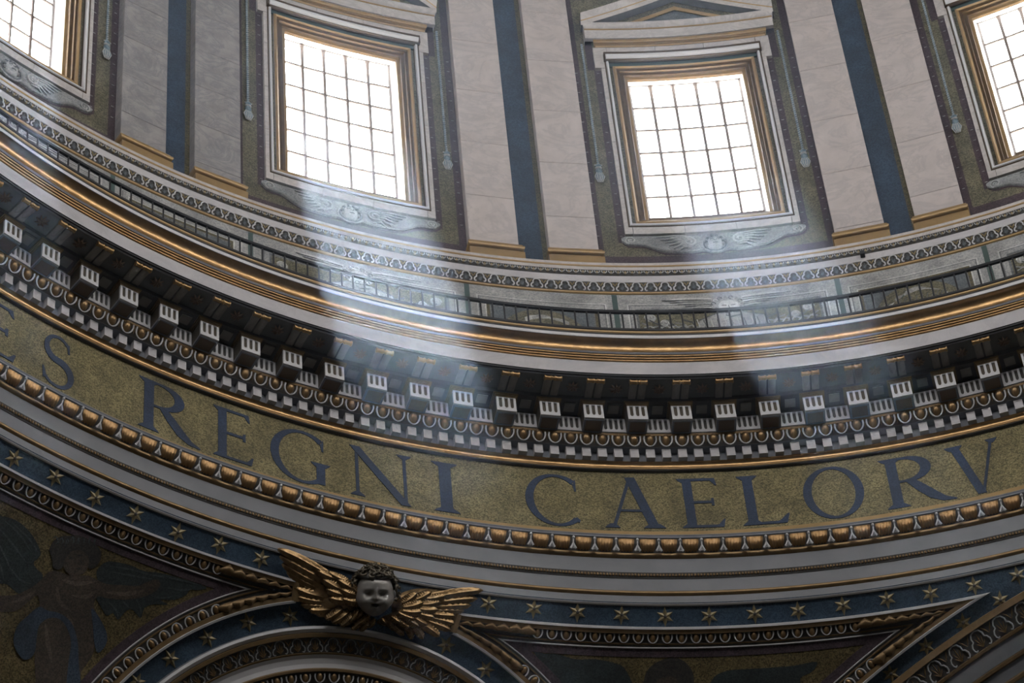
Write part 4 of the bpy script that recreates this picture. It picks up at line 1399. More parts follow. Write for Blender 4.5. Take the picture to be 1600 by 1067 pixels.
def spandrel(side, label):
    """triangular framed mosaic between ring, medallion and arch"""
    nA = N_AR if side > 0 else N_AL
    A = {'ring': (N_RING, 45.67), 'med': (N_MED, 11.28), 'arch': (nA, 34.45)}
    if side > 0:
        ref = {'rm': sph(712, 975), 'ra': sph(1550, 930)}
    else:
        def mir(p):
            m_ = Vector((cos(rad(AZM)), -sin(rad(AZM)), 0))
            return p - m_ * (2 * p.dot(m_))
        ref = {'rm': sph(458, 925), 'ra': mir(sph(1550, 930))}
    low = axis((AZM + (8.93 if side > 0 else 2 * AZM - 8.93)) / 2, 18)
    ref['ma'] = low
    def corner(k1, k2, d):
        key = {'ring': 'r', 'med': 'm', 'arch': 'a'}
        kk = key[k1] + key[k2]
        r_ = ref.get(kk) or ref.get(kk[::-1])
        return meet(A[k1][0], A[k1][1] + d, A[k2][0], A[k2][1] + d, r_)
    def tr(k, ka, kb):
        n_, a_ = A[k]
        def f(a):
            d = a - a_
            t0, t1 = ang_about(n_, corner(k, ka, d)), ang_about(n_, corner(k, kb, d))
            while t1 - t0 > pi: t1 -= 2 * pi
            while t1 - t0 < -pi: t1 += 2 * pi
            # the pointed end beside the sculpture is cut off blunt
            if k != 'arch':
                cut = ang_about(n_, ref['rm'])
                first = (ka in ('ring', 'med'))
                te = t0 if first else t1
                to = t1 if first else t0
                while cut - te > pi: cut -= 2 * pi
                while cut - te < -pi: cut += 2 * pi
                sg = 1 if to > te else -1
                if sg * (cut - te) > 0: te = cut
                if first: t0 = te
                else: t1 = te
            return t0, t1
        return f
    TR = {'ring': tr('ring', 'med', 'arch'), 'med': tr('med', 'ring', 'arch'), 'arch': tr('arch', 'ring', 'med')}
    fr = struct('trim_%d' % (4 if side > 0 else 5))
    for k in ('ring', 'med', 'arch'):
        n_, a_ = A[k]
        for nm, i0, i1 in (('marble_edge', 0, 3), ('gilded_fillet', 3, 5), ('egg_bed', 5, 6), ('bead_line', 6, 9), ('line_bed', 9, 10), ('white_line', 10, 13), ('purple_border', 13, 15)):
            q = MB()
            sweep(q, n_, [(a_ + r_[0], r_[1], r_[2]) for r_ in FR[i0:i1 + 1]], TR[k], 48)
            q.build(nm, fr, 30)
        # eggs
        t0, t1 = TR[k](a_ + 0.45)
        step = (0.288 / RS) / sin(rad(a_ + 0.45)) * (1 if t1 > t0 else -1)
        n_e = int((t1 - t0) / step)
        mt = 5
        for i in range(mt, n_e - mt + 1):
            t = t0 + (i + 0.5) * step
            d_ = circ(n_, a_ + .45, t)
            # keep what can come near the picture
            pz = d_ * RS + SO - CAM
            px, py = 800 + FPX * pz.dot(CR) / pz.dot(CF), 533.5 - FPX * pz.dot(CU) / pz.dot(CF)
            if not (-120 < px < 1720 and py < 1150): continue
            link('gilded_egg', E2, fr, sframe(n_, a_ + 0.44, t, 0.05))
            link('egg_rim', R2, fr, sframe(n_, a_ + 0.44, t, 0.05))
    # acanthus leaves filling the two pointed corners
    for (k1, k2) in (('ring', 'med'), ('ring', 'arch')):
        c0 = corner(k1, k2, 0.28)
        for k in (k1, k2):
            n_, a_ = A[k]
            t0, t1 = TR[k](a_ + 0.45)
            if (circ(n_, a_ + .45, t0) - c0).length > (circ(n_, a_ + .45, t1) - c0).length: t0, t1 = t1, t0
            s = 1 if t1 > t0 else -1
            st = (0.288 / RS) / sin(rad(a_ + 0.45)) * s
            q = MB()
            for j in range(7):
                t = t0 + st * (-0.8 + j * 0.85)
                p0, p1, p2 = SP(circ(n_, a_ + 0.42, t), 0.06), SP(circ(n_, a_ + 0.35, t + st * .5), 0.12), SP(circ(n_, a_ + 0.45, t + st * 1.05), 0.07)
                wl = 0.025 + 0.011 * j
                q.tube([p0, p1, p2], [wl * .7, wl * 1.2, wl * .5], M_GOLDD, 6)
            q.build('acanthus_leaf', fr, 60)
    q = MB()                                              # blunt end piece of the frame
    ta, tb = TR['ring'](45.72), TR['med'](11.33)
    pa = SP(circ(N_RING, 45.74, ta[0]), 0.09); pb = SP(circ(N_MED, 11.35, tb[0]), 0.09)
    q.tube([pa, (pa + pb) / 2, pb], 0.085, M_DGOLD, 6)
    q.build('end_fillet', fr, 50)
    # gold mosaic ground
    D = 1.165
    loop = []
    for k, rev in (('ring', False), ('arch', False), ('med', True)):
        n_, a_ = A[k]
        t0, t1 = TR[k](a_ + D)
        if rev: t0, t1 = t1, t0
        for i in range(40):
            loop.append(circ(n_, a_ + D, t0 + (t1 - t0) * i / 40))
    cen = Vector((0, 0, 0))
    for p in loop: cen += p
    cen.normalize()
    q = MB()
    K = len(loop)
    RR = 10
    vs = []
    for r_ in range(RR):
        f_ = 1 - r_ / RR
        for p in loop:
            vs.append(SP((cen * (1 - f_) + p * f_).normalized(), 0.014))
    vs.append(SP(cen, 0.014))
    fs = []
    for r_ in range(RR - 1):
        for i in range(K):
            fs.append((r_ * K + i, r_ * K + (i + 1) % K, (r_ + 1) * K + (i + 1) % K, (r_ + 1) * K + i))
    for i in range(K): fs.append(((RR - 1) * K + i, (RR - 1) * K + (i + 1) % K, RR * K))
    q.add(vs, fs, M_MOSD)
    q.build('gold_ground', fr, 30)
    return fr
spandrel(1, '')
spandrel(-1, '')

# round frame (medallion) on the pendentive
med = struct('trim_6')
full = lambda a: (0, 2 * pi)
for nm, rows in (
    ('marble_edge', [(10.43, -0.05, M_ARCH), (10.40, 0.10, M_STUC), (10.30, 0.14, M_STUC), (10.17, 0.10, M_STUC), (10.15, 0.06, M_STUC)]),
    ('gilded_fillet', [(10.15, 0.10, M_DGOLD), (10.13, 0.13, M_DGOLD), (9.99, 0.12, M_DGOLD), (9.98, 0.07, M_DGOLD)]),
    ('palmette_ground', [(9.98, 0.07, M_DARK), (9.42, 0.03, M_DARK)]),
    ('gilded_fillet', [(9.42, 0.05, M_DGOLD), (9.40, 0.08, M_DGOLD), (9.33, 0.06, M_DGOLD)]),
    ('marble_cove', [(9.34, 0.07, M_STUC), (9.2, 0.03, M_STUC), (9.0, 0.03, M_STUC), (8.83, 0.06, M_STUC)]),
    ('gilded_fillet', [(8.84, 0.08, M_DGOLD), (8.80, 0.12, M_DGOLD), (8.72, 0.12, M_DGOLD), (8.70, 0.06, M_DGOLD)]),
    ('egg_bed', [(8.70, 0.06, M_DARK), (8.25, 0.02, M_DARK)]),
    ('inner_border', [(8.25, 0.05, M_DGOLD), (8.15, 0.05, M_DGOLD), (8.14, 0.015, M_PURP), (7.6, 0.012, M_PURP)]),
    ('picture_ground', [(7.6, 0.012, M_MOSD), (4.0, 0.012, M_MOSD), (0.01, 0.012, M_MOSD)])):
    q = MB()
    sweep(q, N_MED, rows, full, 144)
    q.build(nm, med, 30)
def inview(d_, m=120):
    pz = d_ * RS + SO - CAM
    px, py = 800 + FPX * pz.dot(CR) / pz.dot(CF), 533.5 - FPX * pz.dot(CU) / pz.dot(CF)
    return -m < px < 1600 + m and -m < py < 1067 + m
PAL2, FAN2 = palmette_mesh(0.37, 0.28, M_APR, 0.013), fan_mesh(0.37, 0.28, M_GOLDD)
nP = 88
for i in range(nP):
    t = 2 * pi * i / nP
    if inview(circ(N_MED, 9.7, t), 60):
        link('palmette', PAL2, med, sframe(N_MED, 9.70, t, 0.05, True)); link('leaf_fan', FAN2, med, sframe(N_MED, 9.70, t, 0.05, True))
nP = 96
for i in range(nP):
    t = 2 * pi * i / nP
    if inview(circ(N_MED, 8.5, t), 40):
        link('gilded_egg', E2, med, sframe(N_MED, 8.48, t, 0.05, True)); link('egg_rim', R2, med, sframe(N_MED, 8.48, t, 0.05, True))

# arch borders on the left and right of the pendentive
PAL3, FAN3 = palmette_mesh(0.50, 0.40, M_APRL, 0.018), fan_mesh(0.50, 0.40, M_GOLDD)
for side, n_ in ((1, N_AR), (-1, N_AL)):
    ar = struct('trim_%d' % (7 if side > 0 else 8))
    def span(a):
        tc = ang_about(n_, (N_RING * 0.7 + n_ * 0.3).normalized())
        return tc - 1.5, tc + 1.5
    for nm, rows in (
        ('gilded_fillet', [(33.86, -0.03, M_DGOLD), (33.84, 0.08, M_DGOLD), (33.60, 0.10, M_DGOLD), (33.58, 0.05, M_DGOLD)]),
        ('palmette_ground', [(33.58, 0.05, M_DARK), (32.80, 0.02, M_DARK)]),
        ('bead_roll', [(32.80, 0.04, M_GOLDD), (32.77, 0.09, M_GOLDD), (32.66, 0.09, M_GOLDD), (32.62, 0.04, M_DARK)]),
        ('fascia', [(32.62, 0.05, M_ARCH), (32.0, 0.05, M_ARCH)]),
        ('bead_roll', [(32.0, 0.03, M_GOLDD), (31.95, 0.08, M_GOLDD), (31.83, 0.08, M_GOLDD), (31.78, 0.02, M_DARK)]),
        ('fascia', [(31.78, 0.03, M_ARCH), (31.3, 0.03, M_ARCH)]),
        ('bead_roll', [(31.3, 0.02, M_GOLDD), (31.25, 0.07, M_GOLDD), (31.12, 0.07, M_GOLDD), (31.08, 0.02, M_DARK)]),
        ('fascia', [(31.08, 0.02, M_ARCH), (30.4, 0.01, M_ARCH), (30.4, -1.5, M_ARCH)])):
        q = MB(); sweep(q, n_, rows, span, 160); q.build(nm, ar, 30)
    t0, t1 = span(0)
    st = (0.515 / RS) / sin(rad(33.2))
    t = t0
    while t < t1:
        if inview(circ(n_, 33.2, t), 100):
            link('palmette', PAL3, ar, sframe(n_, 33.19, t, 0.04, True)); link('leaf_fan', FAN3, ar, sframe(n_, 33.19, t, 0.04, True))
        t += st

# ------------------------------------------------------------------ gilded stars
b = MB()
for k in range(6):
    a = pi / 2 + k * pi / 3
    R_, r_ = (0.205 if k % 3 == 0 else 0.185), 0.085
    p = (R_ * cos(a), -0.01, R_ * sin(a))
    i0 = (r_ * cos(a - pi / 6), -0.01, r_ * sin(a - pi / 6)); i1 = (r_ * cos(a + pi / 6), -0.01, r_ * sin(a + pi / 6))
    b.add([(0, -0.055, 0), i0, p, i1, (p[0], 0.01, p[2]), (i0[0], 0.01, i0[2]), (i1[0], 0.01, i1[2])], [(0, 1, 2), (0, 2, 3), (1, 5, 4, 2), (2, 4, 6, 3)], M_STAR)
STAR = b.mesh('gilded_star', 0)
b = MB(); b.ball((0, -0.05, 0), (0.035, 0.03, 0.035), M_DARK, 6, 4)
BOSS = b.mesh('boss', 60)
stars = [(22, 716), (86, 745), (149, 778), (211, 803), (277, 832), (343, 851), (408, 873), (763, 943), (834, 951), (902, 956.5), (971, 960.5), (1039, 963.5), (1108, 962.5), (1179, 959),
         (1247, 954.5), (1317, 946), (1386, 936), (1454, 927.5), (1522, 915), (1590, 899)]
ORD = ['first', 'second', 'third', 'fourth', 'fifth', 'sixth', 'seventh', 'eighth', 'ninth', 'tenth', 'eleventh', 'twelfth', 'thirteenth', 'fourteenth']
for i_, (x, y) in enumerate(stars):
    d_ = sph(x, y)
    mw = sframe(N_RING, deg(math.acos(d_.z)), ang_about(N_RING, d_), 0.0)
    o = link('gilded_star', STAR, None, mw @ Matrix.Rotation(random.uniform(-0.05, 0.05), 4, 'Y')); PW[o.name] = mw
    tag(o, 'gilded star, %s %s the cherub wings, blue band under the marble ring' % ((ORD[6 - i_], 'left of') if i_ < 7 else (ORD[i_ - 7], 'right of')), 'star', 'stars on the blue band under the marble ring')
    link('boss', BOSS, o, mw)
for x, y, lb in ((266, 1029, 'third one left of'), (324, 997, 'second one left of, third'), (387, 972, 'x'), (453, 963, 'x'), (697, 1008, 'x'), (759, 1046, 'x'), (214, 1066, 'x')):
    lb = {266: 'fourth one left of', 324: 'third one left of', 387: 'second one left of', 453: 'first one left of', 697: 'first one right of', 759: 'second one right of', 214: 'fifth one left of'}[x]
    d_ = sph(x, y)
    mw = sframe(N_MED, deg(math.acos(d_.dot(N_MED))), ang_about(N_MED, d_), 0.0)
    o = link('gilded_star', STAR, None, mw @ Matrix.Rotation(random.uniform(-0.05, 0.05), 4, 'Y')); PW[o.name] = mw
    tag(o, 'gilded star, %s the cherub wings, blue band around the round frame' % lb.replace(' one', ''), 'star', 'stars around the round frame')
    link('boss', BOSS, o, mw)
for j_, (x, y) in enumerate(((1563, 938), (1505, 973), (1447, 1010), (1392, 1053))):
    d_ = sph(x, y)
    mw = sframe(N_AR, deg(math.acos(d_.dot(N_AR))), ang_about(N_AR, d_), 0.0, False)
    o = link('gilded_star', STAR, None, mw @ Matrix.Rotation(random.uniform(-0.05, 0.05) + 0.5, 4, 'Y')); PW[o.name] = mw
    tag(o, 'gilded star, %s down from the frame tip along the large arch' % ORD[j_], 'star', 'stars along the right arch')
    link('boss', BOSS, o, mw)

# ------------------------------------------------------------------ mosaic figures in the spandrels
def smooth_loop(pts, sub=4):
    out = []
    n = len(pts)
    for i in range(n):
        p0, p1, p2, p3 = [Vector(pts[(i + k) % n]) for k in (-1, 0, 1, 2)]
        for s in range(sub):
            t = s / sub
            out.append(0.5 * ((2 * p1) + (-p0 + p2) * t + (2 * p0 - 5 * p1 + 4 * p2 - p3) * t * t + (-p0 + 3 * p1 - 3 * p2 + p3) * t ** 3))
    return out
def inlay(name, pts, m, h, parent, sub=4):
    L_ = smooth_loop(pts, sub)
    q = MB()
    n = len(L_)
    xs, ys = [p.x for p in L_], [p.y for p in L_]
    V2 = [Vector((p.x, p.y)) for p in L_]
    x = min(xs) + 5
    while x < max(xs):
        y = min(ys) + 5
        while y < max(ys):
            V2.append(Vector((x, y)))
            y += 14
        x += 14
    r = geometry.delaunay_2d_cdt(V2, [(i, (i + 1) % n) for i in range(n)], [list(range(n))], 1, 1e-4)
    vs = [SP(sph(p.x, p.y), h) for p in r[0]]
    q.add(vs, [tuple(f) for f in r[2]], m)
    return q.build(name, parent, 40, Matrix.Identity(4))
def stroke(name, lines, m, h, parent, r=0.02):
    """thin flat mosaic lines over an inlay; lines are photo positions on the curved wall"""
    q = MB()
    for ln in lines:
        k = 8
        n_ = len(ln) - 1
        cp = []
        for i in range(k + 1):
            t = i / k * n_
            j = min(int(t), n_ - 1)
            f_ = t - j
            p0, p1, p2, p3 = [Vector(ln[max(0, min(n_, j + e))]) for e in (-1, 0, 1, 2)]
            cp.append(0.5 * ((2 * p1) + (-p0 + p2) * f_ + (2 * p0 - 5 * p1 + 4 * p2 - p3) * f_ * f_ + (-p0 + 3 * p1 - 3 * p2 + p3) * f_ ** 3))
        vs = []
        for i in range(k + 1):
            d_ = (cp[min(k, i + 1)] - cp[max(0, i - 1)]).normalized()
            wv = r * 70 * sin(pi * (i + 0.4) / (k + 0.8))
            nn = Vector((-d_.y, d_.x)) * wv
            a_, b_ = cp[i] + nn, cp[i] - nn
            vs += [SP(sph(a_.x, a_.y), h + 0.003), SP(sph(b_.x, b_.y), h + 0.003)]
        q.add(vs, [(2 * i, 2 * i + 2, 2 * i + 3, 2 * i + 1) for i in range(k)], m)
    return tag(q.build(name, parent, 0, Matrix.Identity(4)), kind='stuff')
def mwat(x, y):
    d_ = sph(x, y)
    return sframe(N_RING, deg(math.acos(d_.z)), ang_about(N_RING, d_), 0)
pt = empty('mosaic_child', mwat(100, 1000))
tag(pt, 'dark mosaic of a curly-haired winged child in blue drapery on gold, lower left', 'mosaic figure')
inlay('wing', [(-30, 805), (0, 806), (25, 813), (45, 830), (58, 850), (63, 865), (58, 873), (52, 879), (56, 888), (66, 898), (62, 915), (45, 922), (28, 927), (8, 912), (-30, 905)], M_WINGM, 0.022, pt)
inlay('wing', [(150, 893), (160, 881), (172, 877), (200, 882), (225, 892), (250, 895), (280, 903), (322, 917), (308, 922), (296, 921), (290, 930), (272, 937), (250, 937), (262, 945), (240, 944), (225, 950), (219, 966), (206, 952),
                (196, 955), (184, 968), (176, 958), (166, 962), (158, 950), (148, 930), (152, 910)], M_WINGM, 0.022, pt, 3)
inlay('body', [(64, 905), (76, 893), (90, 892), (102, 897), (120, 899), (136, 899), (150, 905), (165, 912), (190, 914), (215, 915), (232, 908), (245, 905), (250, 912), (244, 922), (225, 932), (195, 937), (170, 935), (152, 932), (146, 945), (150, 960),
               (152, 985), (148, 1010), (140, 1030), (126, 1050), (120, 1078), (62, 1078), (54, 1045), (54, 1015), (56, 985), (59, 960), (61, 942), (56, 930), (40, 944), (22, 955), (5, 956), (-20, 954), (-20, 932), (20, 930), (40, 922), (54, 914)], M_SKIN, 0.026, pt, 3)
inlay('hair', [(80, 872), (76, 858), (84, 844), (94, 838), (106, 837), (118, 836), (132, 840), (146, 848), (156, 860), (157, 872), (150, 884), (140, 889), (132, 880), (120, 866), (108, 870), (100, 882), (92, 890), (82, 886)], M_HAIRM, 0.030, pt)
inlay('face', [(98, 884), (103, 870), (112, 861), (126, 860), (136, 868), (138, 880), (134, 891), (124, 898), (108, 898)], M_SKIN, 0.034, pt)
inlay('drapery', [(60, 948), (42, 962), (26, 978), (20, 1000), (25, 1018), (38, 1031), (52, 1022), (56, 1000), (60, 978), (74, 966), (92, 967), (104, 982), (110, 1005), (106, 1035), (104, 1078), (124, 1078), (122, 1035), (120, 1000), (110, 972), (92, 958), (74, 954)], M_DRAPE, 0.032, pt)
inlay('drapery', [(142, 950), (155, 966), (166, 990), (164, 1008), (152, 1020), (146, 1002), (144, 975)], M_DRAPE, 0.032, pt)
stroke('feather_lines', [[(5, 812), (30, 835), (48, 862)], [(-5, 822), (15, 845), (40, 878)], [(-8, 840), (5, 865), (20, 900)], [(20, 818), (45, 842), (58, 862)], [(-10, 862), (0, 885), (5, 905)], [(10, 880), (30, 905), (48, 912)],
        [(170, 884), (205, 890), (240, 900)], [(172, 893), (210, 900), (240, 905)], [(230, 897), (270, 904), (312, 914)], [(168, 940), (180, 952), (184, 964)], [(190, 938), (200, 948), (206, 950)], [(212, 936), (218, 948), (220, 960)], [(235, 930), (250, 934), (270, 932)], [(262, 918), (285, 922), (300, 920)]], M_WINGL, 0.024, pt, 0.022)
stroke('body_lines', [[(95, 905), (120, 912), (148, 908)], [(88, 915), (92, 940), (110, 955)], [(112, 930), (135, 932), (150, 922)], [(104, 960), (110, 975), (112, 990)], [(70, 975), (74, 1005), (80, 1035)], [(165, 925), (195, 928), (225, 922)], [(15, 942), (38, 934), (55, 922)]], M_SKINL, 0.028, pt, 0.05)
stroke('face_lines', [[(118, 869), (124, 867), (130, 869)], [(106, 873), (109, 871), (113, 872)], [(121, 874), (127, 880), (122, 882)], [(116, 888), (122, 888), (127, 886)]], M_HAIRM, 0.037, pt, 0.018)
stroke('curls', [[(82 + 9 * i, 842 + 3 * ((i * 7) % 5)), (86 + 9 * i, 838 + 2 * (i % 3)), (90 + 8 * i, 846), (85 + 9 * i, 850)] for i in range(8)], M_WINGL, 0.034, pt, 0.014)
pt2 = empty('mosaic_child', mwat(1045, 1060))
tag(pt2, 'dark mosaic of a child\'s curly head between two wings, cut by the bottom edge', 'mosaic figure')
inlay('wing', [(834, 1018), (850, 1021), (870, 1022), (900, 1030), (930, 1030), (960, 1036), (978, 1048), (984, 1090), (870, 1090), (856, 1060)], M_WINGM, 0.022, pt2)
inlay('wing', [(1108, 1090), (1112, 1064), (1122, 1053), (1142, 1047), (1172, 1045), (1202, 1043), (1240, 1040), (1276, 1034), (1268, 1050), (1250, 1060), (1244, 1090)], M_WINGM, 0.022, pt2)
inlay('hair', [(1006, 1090), (1006, 1062), (1012, 1046), (1024, 1036), (1040, 1029), (1058, 1028), (1072, 1036), (1082, 1050), (1084, 1068), (1082, 1090)], M_HAIRM, 0.03, pt2)
inlay('face', [(1020, 1090), (1024, 1066), (1038, 1058), (1056, 1060), (1062, 1090)], M_SKIN, 0.034, pt2)

# ------------------------------------------------------------------ winged cherub head
CH = mwat(585, 938)
CHI = CH.inverted()
def loc(x, y, h=0.0):
    """a point of the wall at photo position (x, y), in the cherub's own frame, lifted by h"""
    p = CHI @ SP(sph(x, y), 0)
    return Vector((p.x, p.y - h, p.z))
ch = empty('winged_cherub_head', CH)
tag(ch, 'sculpted bronze cherub head with curly hair and two gilded wings above the round frame', 'sculpture')
def gauss(x, z, cx, cz, sx, sz): return math.exp(-((x - cx) / sx) ** 2 - ((z - cz) / sz) ** 2)
def head(u, v):
    a, bb = (u * 2 - 1) * pi, (v - 0.5) * pi
    # unit head, front at a = 0
    sx, sz = sin(a) * cos(bb), sin(bb)
    fy = -cos(a) * cos(bb)
    jaw = 1.0 - 0.12 * max(0, -sz) ** 1.6
    X, Y, Z = 0.385 * sx * jaw * (1 + 0.10 * gauss(0, sz, 0, -0.35, 1, 0.3)), 0.40 * fy, 0.47 * sz
    if fy < 0:
        x_, z_ = sx, sz
        d_ = 0
        d_ += 0.21 * gauss(x_, z_, 0, -0.19, 0.11, 0.09)              # nose tip
        d_ += 0.11 * gauss(x_, z_, 0, -0.02, 0.07, 0.15)               # bridge
        d_ += 0.030 * gauss(x_, z_, 0.12, -0.15, 0.07, 0.06) + 0.030 * gauss(x_, z_, -0.12, -0.15, 0.07, 0.06)
        for s in (-1, 1):
            d_ -= 0.15 * gauss(x_, z_, s * 0.36, 0.02, 0.19, 0.12)     # eye socket
            d_ += 0.05 * gauss(x_, z_, s * 0.36, 0.0, 0.11, 0.045)    # eyeball and lid
            d_ += 0.03 * gauss(x_, z_, s * 0.40, 0.19, 0.22, 0.08)     # brow
            d_ += 0.09 * gauss(x_, z_, s * 0.52, -0.36, 0.24, 0.22)    # cheek
        d_ += 0.09 * gauss(x_, z_, 0, -0.375, 0.19, 0.05)             # upper lip
        d_ += 0.09 * gauss(x_, z_, 0, -0.58, 0.15, 0.05)              # lower lip
        d_ -= 0.20 * gauss(x_, z_, 0, -0.475, 0.16, 0.055)             # open mouth
        d_ += 0.10 * gauss(x_, z_, 0, -0.72, 0.22, 0.12)              # chin
        d_ += 0.03 * gauss(x_, z_, 0, 0.5, 0.6, 0.3)
        Y -= d_
    return (X, Y, Z)
HM = Matrix.Translation((-0.12, -0.38, 0.12)) @ Matrix.Rotation(rad(-9), 4, 'Y') @ Matrix.Rotation(rad(-10), 4, 'Z') @ Matrix.Rotation(rad(2), 4, 'X') @ Matrix.Scale(0.93, 4)
q = MB(); q.grid(head, 72, 56, M_FACE); q.mapped(lambda x, y, z: HM @ Vector((x, y, z)))
hd = q.build('head', ch, 80, CH); PW[hd.name] = CH
for s in (-1, 1):
    q = MB()
    q.ball(HM @ Vector((s * 0.40, 0.02, -0.02)), (0.05, 0.07, 0.10), M_FACE, 8, 6)
    q.build('ear', hd, 80, CH)
q = MB()
random.seed(5)
for i in range(230):
    a = random.uniform(-pi, pi)
    el = random.uniform(-0.25, 1.0)
    ph = math.asin(max(-1, min(1, el)))
    if cos(a) > 0.30 and el < 0.62: continue
    if abs(a) < 1.30 and el < 0.42: continue
    if el < 0.0 and abs(a) < 1.45: continue
    c0 = Vector((0.45 * sin(a) * cos(ph), -0.44 * cos(a) * cos(ph) + 0.03, 0.52 * sin(ph) + 0.02))
    nrm = c0.normalized()
    e1 = nrm.cross(Vector((0.3, 0.2, 1))).normalized(); e2 = nrm.cross(e1)
    r0 = random.uniform(0.048, 0.070)
    tw = random.choice((-1, 1))
    pts, rs = [], []
    for j in range(11):
        t = tw * j * 0.75 + i
        rr = r0 * (1 - 0.06 * j)
        pts.append(HM @ (c0 + (e1 * cos(t) + e2 * sin(t)) * rr + nrm * (0.010 * j)))
        rs.append(0.029 - 0.0014 * j)
    q.tube(pts, rs, M_HAIR, 6)
vs = []
def cap(u, v):
    a, bb = u * 2 * pi, v * pi * 0.5
    p = Vector((0.385 * sin(a) * cos(bb), -0.41 * cos(a) * cos(bb) + 0.05, 0.49 * sin(bb) + 0.0))
    if p.y < -0.02: p.z = max(p.z, 0.33 + 0.0)
    return HM @ p
q.grid(cap, 28, 10, M_HAIR)
q.build('curly_hair', hd, 70, CH)
# neck of small feathers
def feather(parent, pts, w0, h0, m=M_WING, rib=True, lift=0.05):
    """pts: photo positions from root to tip; w0: half widths; h0: heights"""
    P_ = [Vector(p) for p in pts]
    C_ = []
    K = 20
    for i in range(K + 1):
        t = i / K
        n = len(P_) - 1
        f_ = t * n
        j = min(n - 1, int(f_)); s = f_ - j
        p0, p1, p2, p3 = P_[max(0, j - 1)], P_[j], P_[j + 1], P_[min(n, j + 2)]
        C_.append(0.5 * ((2 * p1) + (-p0 + p2) * s + (2 * p0 - 5 * p1 + 4 * p2 - p3) * s * s + (-p0 + 3 * p1 - 3 * p2 + p3) * s ** 3))
    q = MB()
    ctr = [loc(c_.x, c_.y, h0 + lift * sin(pi * min(1, 0.15 + 0.85 * i / K))) for i, c_ in enumerate(C_)]
    vs = []
    cs = [(-1, 0.0), (-0.55, 0.55), (-0.12, 0.75), (0, 1.0), (0.12, 0.75), (0.55, 0.55), (1, 0.0)]
    for i in range(K + 1):
        t = i / K
        a, b_ = ctr[max(0, i - 1)], ctr[min(K, i + 1)]
        d_ = (b_ - a).normalized()
        sd = d_.cross(Vector((0, 1, 0))).normalized()
        wv = w0 * 1.22 * (0.62 + 0.38 * sin(pi * min(1, t * 1.0 + 0.05))) * math.sqrt(max(0.0, 1 - max(0, (t - 0.80) / 0.205) ** 2))
        wv = max(wv, 0.004)
        for s, hh in cs:
            back = 0.35 * abs(s) * wv
            vs.append(ctr[i] + sd * (s * wv) - d_ * back - Vector((0, 1, 0)) * (hh * w0 * 0.42) + Vector((0, 0.030 * (i % 2) * abs(s), 0)))
    C7 = len(cs)
    fs = [(i * C7 + k, i * C7 + k + 1, (i + 1) * C7 + k + 1, (i + 1) * C7 + k) for i in range(K) for k in range(C7 - 1)]
    q.add(vs, fs, m)
    # underside edge gives each feather its thickness
    lo = [v + Vector((0, 0.05, 0)) for v in vs]
    for k in (0, C7 - 1):
        q.add([vs[i * C7 + k] for i in range(K + 1)] + [lo[i * C7 + k] for i in range(K + 1)], [(i, i + 1, K + 2 + i, K + 1 + i) for i in range(K)], m)
    return q.build('feather', parent, 50, CH)
WL = MB()
def wing_body(pts, h, m=M_WING):
    """domed shoulder mass from an outline in photo positions"""
    L_ = smooth_loop(pts, 3)
    c_ = Vector((sum(p.x for p in L_) / len(L_), sum(p.y for p in L_) / len(L_)))
    q = MB()
    vs = []
    RR = 5
    for r_ in range(RR):
        f_ = 1 - r_ / RR
        for p in L_:
            x = c_ + (p - c_) * f_
            vs.append(loc(x.x, x.y, h * math.sqrt(1 - f_ ** 2.2) if f_ < 1 else 0.0))
    vs.append(loc(c_.x, c_.y, h))
    K = len(L_)
    fs = [(r_ * K + i, r_ * K + (i + 1) % K, (r_ + 1) * K + (i + 1) % K, (r_ + 1) * K + i) for r_ in range(RR - 1) for i in range(K)]
    fs += [((RR - 1) * K + i, (RR - 1) * K + (i + 1) % K, RR * K) for i in range(K)]
    q.add(vs, fs, m)
    return q.build('wing', ch, 60, CH)
wl = wing_body([(468, 880), (492, 885), (520, 894), (545, 905), (556, 922), (557, 940), (568, 958), (574, 972), (560, 978), (535, 972), (510, 965), (490, 955), (470, 930), (458, 905)], 0.22)
PW[wl.name] = CH
for tip, mid, root, w_, h_ in (
    ((430, 857), (470, 876), (520, 905), 0.075, 0.20), ((434, 868), (472, 890), (520, 915), 0.08, 0.17), ((438, 880), (474, 902), (520, 922), 0.085, 0.14), ((446, 892), (478, 912), (520, 928), 0.085, 0.12),
    ((452, 903), (480, 920), (522, 932), 0.085, 0.10), ((457, 918), (482, 928), (522, 937), 0.08, 0.14), ((460, 932), (486, 938), (524, 942), 0.08, 0.12),
    ((468, 944), (494, 946), (528, 946), 0.08, 0.10), ((480, 953), (500, 953), (532, 950), 0.075, 0.12), ((492, 960), (510, 957), (536, 954), 0.07, 0.10)):
    feather(wl, [root, mid, tip], w_, h_)
